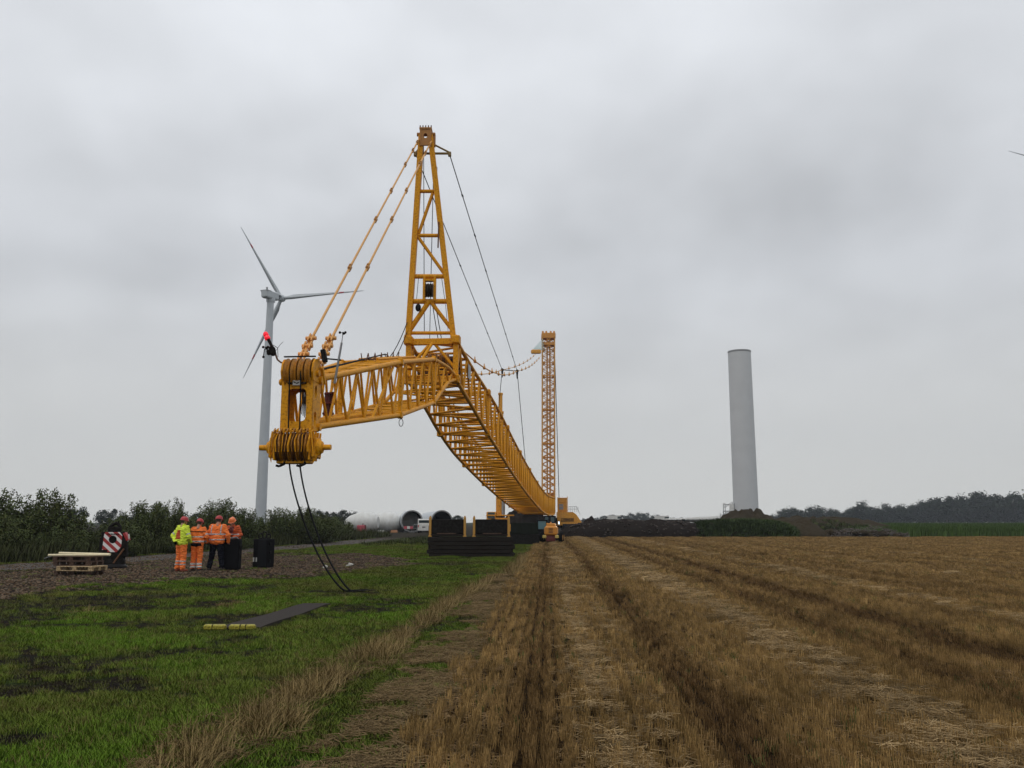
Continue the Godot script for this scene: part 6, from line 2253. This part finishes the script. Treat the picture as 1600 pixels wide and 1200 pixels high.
	hm.box(Vector3(0.03, 0.02, 0.2), Vector3(0, 0.128, 0), Basis.IDENTITY, 0.008)
	var he := part("helmet", hm, o.helmet, t, Transform3D(hb, headp + hb * Vector3(0, 0.028, 0)))
	var sb := MB.new()
	sb.path([Vector3(-0.098, 0.0, 0.01), Vector3(-0.085, -0.08, -0.02), Vector3(-0.03, -0.132, -0.06), Vector3(0.03, -0.132, -0.06), Vector3(0.085, -0.08, -0.02), Vector3(0.098, 0.0, 0.01)], 0.006, 5)
	part("chin_strap", sb, M.glove, he)
	var hr := MB.new()
	hr.lathe([Vector2(0.095, 0.0), Vector2(0.096, -0.03), Vector2(0.085, -0.07), Vector2(0.07, -0.085)], 14, Transform3D(Basis.IDENTITY, Vector3(0, 0.0, 0.008)), 0.3, PI - 0.3)
	part("hair", hr, mat(lin(0.05, 0.035, 0.025), 0.8), he)
	for e in [-0.032, 0.032]:
		var em := MB.new()
		em.ball(Vector3(e, -0.02, -0.094), Vector3(0.013, 0.007, 0.008), 6, 8)
		part("eye", em, M.glove, he)
	t.scale = Vector3.ONE * s

func _copy(a: MB, xf: Transform3D) -> MB:
	var b := MB.new()
	join(b, a, xf)
	return b

func people() -> void:
	make_head()
	make_hand()
	var B: Material = M.band
	person("worker in a bright yellow jacket with orange back patch and orange trousers, furthest left", Vector3(-11.1, 0, -29.3), -0.55, 1.0, {
		"elbows": [Vector3(-0.34, 1.17, 0.10), Vector3(0.30, 1.15, -0.04)], "hands": [Vector3(-0.14, 1.00, 0.17), Vector3(0.19, 0.98, -0.2)], "hem": 0.98, "stance": 0.13, "lean": 0.02, "bulk": 1.02,
		"jacket": M.hi_yellow, "trousers": M.orange, "boots": M.boot_red, "helmet": M.helmet, "gloves": true, "head_turn": -0.2, "nod": -0.2, "sleeve_band": true,
		"panels": [[-0.02, 1.22, 0.10, 0.15, M.orange_dull, 0.35, 1.0]], "bands": [["legs", 0.34, 0.025, 1.0, B], ["legs", 0.24, 0.022, 1.0, B]]})
	person("shorter worker in an orange jacket with a dark shoulder yoke and white ankle bands", Vector3(-10.68, 0, -29.6), -0.15, 0.965, {
		"elbows": [Vector3(-0.33, 1.18, -0.02), Vector3(0.33, 1.18, -0.02)], "hands": [Vector3(-0.27, 0.98, -0.12), Vector3(0.26, 1.0, -0.16)], "hem": 0.97, "stance": 0.12, "lean": 0.05,
		"jacket": M.orange, "trousers": M.orange, "boots": M.boot, "helmet": M.helmet, "gloves": true, "nod": -0.35, "sleeve_band": true,
		"panels": [[0.0, 0.88, 0.2, 0.09, M.navy, 0.0, 1.0], [0.0, 1.475, 0.2, 0.06, M.navy, 0.0, 0.0]],
		"bands": [["jacket", 1.36, 0.018, 0.3, M.navy], ["jacket", 1.18, 0.025, 0.24, B], ["jacket", 1.02, 0.03, 0.3, B], ["legs", 0.25, 0.035, 1.0, M.white], ["legs", 0.15, 0.035, 1.0, M.white]]})
	person("tallest worker in a plain orange jacket with grey bands and dark trousers, seen from behind", Vector3(-10.12, 0, -29.9), -0.05, 1.02, {
		"elbows": [Vector3(-0.34, 1.16, 0.0), Vector3(0.36, 1.16, -0.02)], "hands": [Vector3(-0.3, 0.94, -0.1), Vector3(0.35, 0.93, -0.12)], "hem": 0.99, "stance": 0.21, "lean": 0.04, "bulk": 1.1,
		"jacket": M.orange, "trousers": M.navy, "boots": M.boot, "helmet": M.helmet, "nod": -0.25,
		"bands": [["jacket", 1.20, 0.025, 0.3, B], ["jacket", 1.02, 0.022, 0.3, B]], "panels": [[-0.16, 1.36, 0.018, 0.15, M.band, 0.0, 1.0], [0.16, 1.36, 0.018, 0.15, M.band, 0.0, 1.0]]})
	person("worker in an orange helmet facing us, bending behind the black cabinet", Vector3(-9.86, 0, -30.95), PI - 0.2, 0.99, {
		"elbows": [Vector3(-0.30, 1.20, -0.12), Vector3(0.30, 1.20, -0.12)], "hands": [Vector3(-0.16, 1.12, -0.34), Vector3(0.14, 1.12, -0.34)], "hem": 1.0, "stance": 0.12, "lean": 0.13,
		"jacket": M.orange_dull, "trousers": M.navy, "boots": M.boot, "helmet": M.helmet_orange, "nod": -0.45,
		"bands": [["jacket", 1.22, 0.022, 0.3, B]], "panels": [[0.0, 1.38, 0.09, 0.12, M.winch_red, 0.0, -1.0]]})

# ---------------------------------------------------------------- plants on the ground
func blades(count: int, h: float, w: float, spread: float, bend: float) -> ArrayMesh:
	var mb := MB.new()
	for k in count:
		var an := rng.randf() * TAU
		var p := Vector3(cos(an), 0, sin(an)) * spread * sqrt(rng.randf())
		var out := Vector3(cos(an + rng.randf_range(-0.8, 0.8)), 0, sin(an + rng.randf_range(-0.8, 0.8))) * bend * rng.randf_range(0.2, 1.0)
		var hh := h * rng.randf_range(0.55, 1.15)
		var s := Vector3(cos(an * 3.1 + k), 0, sin(an * 3.1 + k)) * w * 0.5
		var m := p + out * 0.35 * hh + Vector3(0, hh * 0.6, 0)
		var e := p + out * hh + Vector3(0, hh, 0)
		var nn := (s.cross(Vector3.UP).normalized() + Vector3(0, 0.9, 0)).normalized()
		var i := mb.vert(p - s, nn)
		mb.vert(p + s, nn)
		mb.vert(m + s * 0.8, nn)
		mb.vert(m - s * 0.8, nn)
		mb.vert(e, nn)
		mb._q(i, i + 1, i + 2, i + 3)
		mb.tri(i + 3, i + 2, i + 4)
	return mb.done()

func stalks(count: int, h: float, r: float, spread: float, tilt: float) -> ArrayMesh:
	var mb := MB.new()
	for k in count:
		var p := Vector3(rng.randf_range(-1, 1) * 0.02, -0.02, rng.randf_range(-1, 1) * spread)
		var q := p + Vector3(rng.randfn() * tilt, 1.0, rng.randfn() * tilt) * h * rng.randf_range(0.55, 1.15)
		mb.tube(p, q, r, r * 0.85, 3, false)
	return mb.done()

func flat_bits(count: int, l: float, r: float, spread: float) -> ArrayMesh:
	var mb := MB.new()
	for k in count:
		var an := rng.randf() * TAU
		var c := Vector3(rng.randf_range(-1, 1) * spread, rng.randf_range(0.005, 0.05), rng.randf_range(-1, 1) * spread)
		var d := Vector3(cos(an), rng.randf_range(-0.12, 0.25), sin(an)) * l * rng.randf_range(0.3, 1.0) * 0.5
		mb.tube(c - d, c + d, r, r, 3, false)
	return mb.done()

func place(x: float, z: float, s: Vector3, up := 0.0) -> Transform3D:
	return Transform3D(Basis(Vector3.UP, rng.randf() * TAU) * Basis.from_scale(s), Vector3(x, gh(x, z) + up, z))

func plants() -> void:
	rng.seed = 103
	var grass_mesh := blades(17, 0.062, 0.0045, 0.06, 0.8)
	var dry_mesh := blades(14, 0.30, 0.0042, 0.09, 0.75)
	var stalk_mesh := stalks(13, 0.125, 0.0023, 0.13, 0.2)
	var straw_mesh := flat_bits(14, 0.15, 0.0024, 0.09)
	var grass_a := []
	var grass_c := PackedColorArray()
	var dry_a := []
	var dry_c := PackedColorArray()
	var stub_a := []
	var stub_c := PackedColorArray()
	var straw_a := []
	var straw_c := PackedColorArray()
	var peb_a := []
	var peb_c := PackedColorArray()
	var d := 4.2
	while d < 92.0:
		var step := 0.25 if d < 20.0 else 0.5
		var half := d * 0.64 + 1.6
		# grass, dry grass, gravel and scraps of straw at the left
		var left := int((half + d * ROWS) * step * clamp(3400.0 / d, 30.0, 420.0) * (1.0 if d < 60.0 else 0.5))
		for k in left:
			var z := -d - rng.randf() * step
			var x := rng.randf_range(-half, 0.3 + d * ROWS)
			var c := zone(x, z)
			if c == 6 or c == 7 or c == 8: continue
			var mt: float = (z + 13.6) / -4.1
			if mt > 0.0 and mt < 1.0 and x > lerpf(-4.6, -4.2, mt) and x < lerpf(-3.88, -3.62, mt): continue
			var w := n1.get_noise_2d(x, z)
			var big: float = clamp(d / 14.0, 1.0, 2.6)
			if c == 0 or (c == 1 and rng.randf() < 0.24) or (c == 4 and rng.randf() < 0.45) or (c == 5 and rng.randf() < 0.16) or (c == 2 and rng.randf() < 0.012):
				var g := rng.randf_range(0.65, 1.3) * (1.0 + 0.35 * w)
				var col := Color(0.118 * g, 0.205 * g, 0.022 * g).lerp(Color(0.140 * g, 0.165 * g, 0.034 * g), clamp(0.5 + 1.2 * n2.get_noise_2d(x * 3.0, z * 3.0), 0.0, 1.0))
				if rng.randf() < 0.16: col = Color(0.16 * g, 0.13 * g, 0.05 * g)
				if c == 1: col = col.lerp(Color(0.085, 0.078, 0.035), 0.65)
				grass_a.append(place(x, z, Vector3(big, clamp(0.8 + 0.5 * w + 0.3 * n3.get_noise_2d(x, z), 0.35, 1.5) * lerpf(1.0, 1.3, (big - 1.0) / 1.6), big)))
				grass_c.append(col)
			if c == 4 and rng.randf() < 0.5 * (0.12 + zs) * clamp(0.8 + 2.4 * n3.get_noise_2d(x * 0.5, z * 0.5), 0.05, 1.6):
				var g := rng.randf_range(0.6, 1.25)
				dry_a.append(place(x, z, Vector3(1.0, rng.randf_range(0.35, 1.0) * (0.5 + 0.6 * zs), 1.0) * clamp(big, 1.0, 1.4)))
				dry_c.append(Color(0.265 * g, 0.192 * g, 0.085 * g))
			if (c == 5 and rng.randf() < 0.6) or (c == 4 and rng.randf() < 0.10):
				var g := rng.randf_range(0.5, 1.3)
				straw_a.append(place(x, z, Vector3.ONE * clamp(big, 1.0, 1.5)))
				straw_c.append(Color(0.215 * g, 0.150 * g, 0.075 * g))
			if (c == 2 and rng.randf() < 0.7) or (c == 3 and rng.randf() < 0.25):
				var g := rng.randf_range(0.4, 1.5)
				var red := rng.randf()
				peb_a.append(place(x, z, Vector3(1, rng.randf_range(0.5, 0.9), rng.randf_range(0.7, 1.2)) * rng.randf_range(0.5, 1.6), 0.005))
				peb_c.append(Color(0.094 * g, 0.077 * g, 0.058 * g).lerp(Color(0.115 * g, 0.074 * g, 0.045 * g), red))
		# stubble at the right, in drilled rows
		var right := int((half + 2.0) * step * clamp(1500.0 / d, 26.0, 200.0))
		for k in right:
			var z := -d - rng.randf() * step
			var u := rng.randf_range(-1.1, half + 1.0)
			u = roundf(u / 0.15) * 0.15 + rng.randfn() * 0.026
			var x := u - z * ROWS
			if x > half + 0.5: continue
			if zone(x, z) != 6: continue
			var b := zs
			var w := n1.get_noise_2d(x, z)
			var g := rng.randf_range(0.45, 1.5) * (1.0 + 0.35 * w)
			var big: float = clamp(d / 16.0, 1.0, 2.4)
			if b > 0.18 and rng.randf() < b * 0.8 * clamp(0.75 + 1.0 * n3.get_noise_2d(x * 0.7, z * 0.25), 0.2, 1.0):
				straw_a.append(place(x, z, Vector3.ONE * clamp(big, 1.0, 1.9), rng.randf_range(0.0, 0.07)))
				straw_a.append(place(x + rng.randfn() * 0.1, z + rng.randfn() * 0.1, Vector3.ONE * clamp(big, 1.0, 1.9), rng.randf_range(0.0, 0.07)))
				straw_c.append(Color(0.33 * g, 0.23 * g, 0.115 * g))
				straw_c.append(Color(0.35 * g, 0.25 * g, 0.13 * g))
				if rng.randf() < 0.8: continue
			elif rng.randf() < 0.22 and b > -0.25:
				straw_a.append(place(x, z, Vector3.ONE * clamp(big, 1.0, 1.9)))
				straw_c.append(Color(0.27 * g, 0.18 * g, 0.09 * g))
			var lean: float = clamp(-b, 0.0, 1.0)
			if lean > 0.15 and rng.randf() < lean * 0.4 * smoothstep(15.0, 40.0, d): continue
			var hgt := rng.randf_range(0.75, 1.15) * (1.0 - 0.3 * lean) * lerpf(1.0, 1.25, (big - 1.0) / 1.4)
			var col := Color(0.325 * g, 0.208 * g, 0.080 * g).lerp(Color(0.165 * g, 0.098 * g, 0.042 * g), clamp(lean * 1.2, 0.0, 1.0))
			if rng.randf() < 0.04 and w > 0.0: col = Color(0.07 * g, 0.10 * g, 0.03 * g)
			stub_a.append(Transform3D(Basis(Vector3.UP, rng.randf_range(-0.2, 0.2) + PI * (rng.randi() % 2)) * Basis.from_scale(Vector3(big, hgt, big)) * Basis(Vector3.RIGHT, rng.randfn() * 0.12 * (1.0 + 1.2 * lean)), Vector3(x, gh(x, z), z)))
			stub_c.append(col)
		d += step
	scatter("grass", grass_mesh, M.tuft, grass_a, grass_c, "short green grass between the gravel and the stubble", "grass")
	scatter("dry_grass", dry_mesh, M.tuft, dry_a, dry_c, "tall bleached dry grass along the field edge", "dry grass")
	scatter("stubble", stalk_mesh, M.stalk, stub_a, stub_c, "cut brown cereal stubble standing in rows", "stubble")
	scatter("straw", straw_mesh, M.stalk, straw_a, straw_c, "loose chopped straw lying in pale swaths", "straw")
	var pm := SphereMesh.new()
	pm.radius = 0.028
	pm.height = 0.05
	pm.radial_segments = 6
	pm.rings = 3
	scatter("gravel", pm, M.pebble, peb_a, peb_c, "reddish brown crushed gravel around the workers", "gravel")
	# weeds on the banks
	var wd := []
	var wc := PackedColorArray()
	for k in 5200:
		var x := rng.randf_range(17.5, 31.0)
		var z := rng.randf_range(-97.5, -89.6)
		var u := (x - 24.6) / 6.4
		var v := (z + 94.0) / 4.1
		var q := u * u + v * v
		if q > 1.0: continue
		var y := 1.6 * pow(1.0 - pow(q, 2.2), 0.8)
		var g := rng.randf_range(0.6, 1.4)
		wd.append(Transform3D(Basis(Vector3.UP, rng.randf() * TAU) * Basis.from_scale(Vector3.ONE * (rng.randf_range(0.7, 1.4) if rng.randf() < 0.94 else rng.randf_range(1.4, 2.0))), Vector3(x, y - 0.05, z)))
		wc.append(Color(0.052 * g, 0.076 * g, 0.026 * g))
	for k in 700:
		var x := rng.randf_range(34.0, 56.0)
		var z := rng.randf_range(-127, -122)
		var g := rng.randf_range(0.6, 1.4)
		wd.append(Transform3D(Basis(Vector3.UP, rng.randf() * TAU) * Basis.from_scale(Vector3.ONE * rng.randf_range(0.8, 1.6)), Vector3(x, rng.randf_range(0.0, 1.8) * (1.0 - absf(x - 44) / 14.0), z)))
		wc.append(Color(0.06 * g, 0.075 * g, 0.025 * g))
	scatter("weeds", blades(24, 0.27, 0.045, 0.24, 1.3), M.tuft, wd, wc, "green weeds covering the low banks beyond the stubble", "weeds")
	# rough herbs along the foot of the hedge
	var hd := []
	var hc := PackedColorArray()
	for k in 5200:
		var t := rng.randf()
		var i := int(t * 5.0)
		var p: Vector2 = (road_line[i] as Vector2).lerp(road_line[i + 1], t * 5.0 - i)
		var off := 2.1 + pow(rng.randf(), 1.3) * 6.0
		var x := p.x - off * 0.92
		var z := p.y - off * 0.5 - 0.5
		if z < -98.0 or x < -45.0: continue
		var g := rng.randf_range(0.5, 1.3)
		hd.append(Transform3D(Basis(Vector3.UP, rng.randf() * TAU) * Basis.from_scale(Vector3(1, rng.randf_range(0.5, 1.0) * (0.5 + 0.12 * off), 1)), Vector3(x, 0, z)))
		hc.append(Color(0.055 * g, 0.062 * g, 0.026 * g))
	scatter("herbs", blades(14, 1.0, 0.03, 0.28, 0.4), M.tuft, hd, hc, "dull green herbs and nettles along the foot of the hedge", "herbs")
	var ra := []
	var rc := PackedColorArray()
	for k in 900:
		var z := rng.randf_range(-92, -62)
		var x := rng.randf_range(-13.0, 0.0)
		if near_road(x, z) < 2.4: continue
		var g := rng.randf_range(0.5, 1.2)
		ra.append(Transform3D(Basis(Vector3.UP, rng.randf() * TAU) * Basis.from_scale(Vector3(1, rng.randf_range(0.3, 0.8), 1)), Vector3(x, 0, z)))
		rc.append(Color(0.06 * g, 0.07 * g, 0.028 * g))
	scatter("rough_grass", blades(14, 0.5, 0.03, 0.3, 0.5), M.tuft, ra, rc, "rough grass and weeds before the tower sections", "rough grass")
	# standing green crop at the far right
	var ca := []
	var cc := PackedColorArray()
	for k in 16000:
		var dd := 97.5 + pow(rng.randf(), 2.2) * 230.0
		var x := rng.randf_range(41.5 + (dd - 97.5) * 0.25, dd * 0.66 + 6.0)
		var g := rng.randf_range(0.7, 1.3)
		ca.append(Transform3D(Basis(Vector3.UP, rng.randf() * TAU) * Basis.from_scale(Vector3(1, rng.randf_range(0.85, 1.1), 1) * (1.0 if dd < 130 else 1.3)), Vector3(x, 0, -dd)))
		cc.append(Color(0.060 * g, 0.100 * g, 0.025 * g))
	scatter("green_crop", blades(16, 0.98, 0.05, 0.35, 0.35), M.tuft, ca, cc, "band of standing green crop between the stubble and the far wood", "crop")
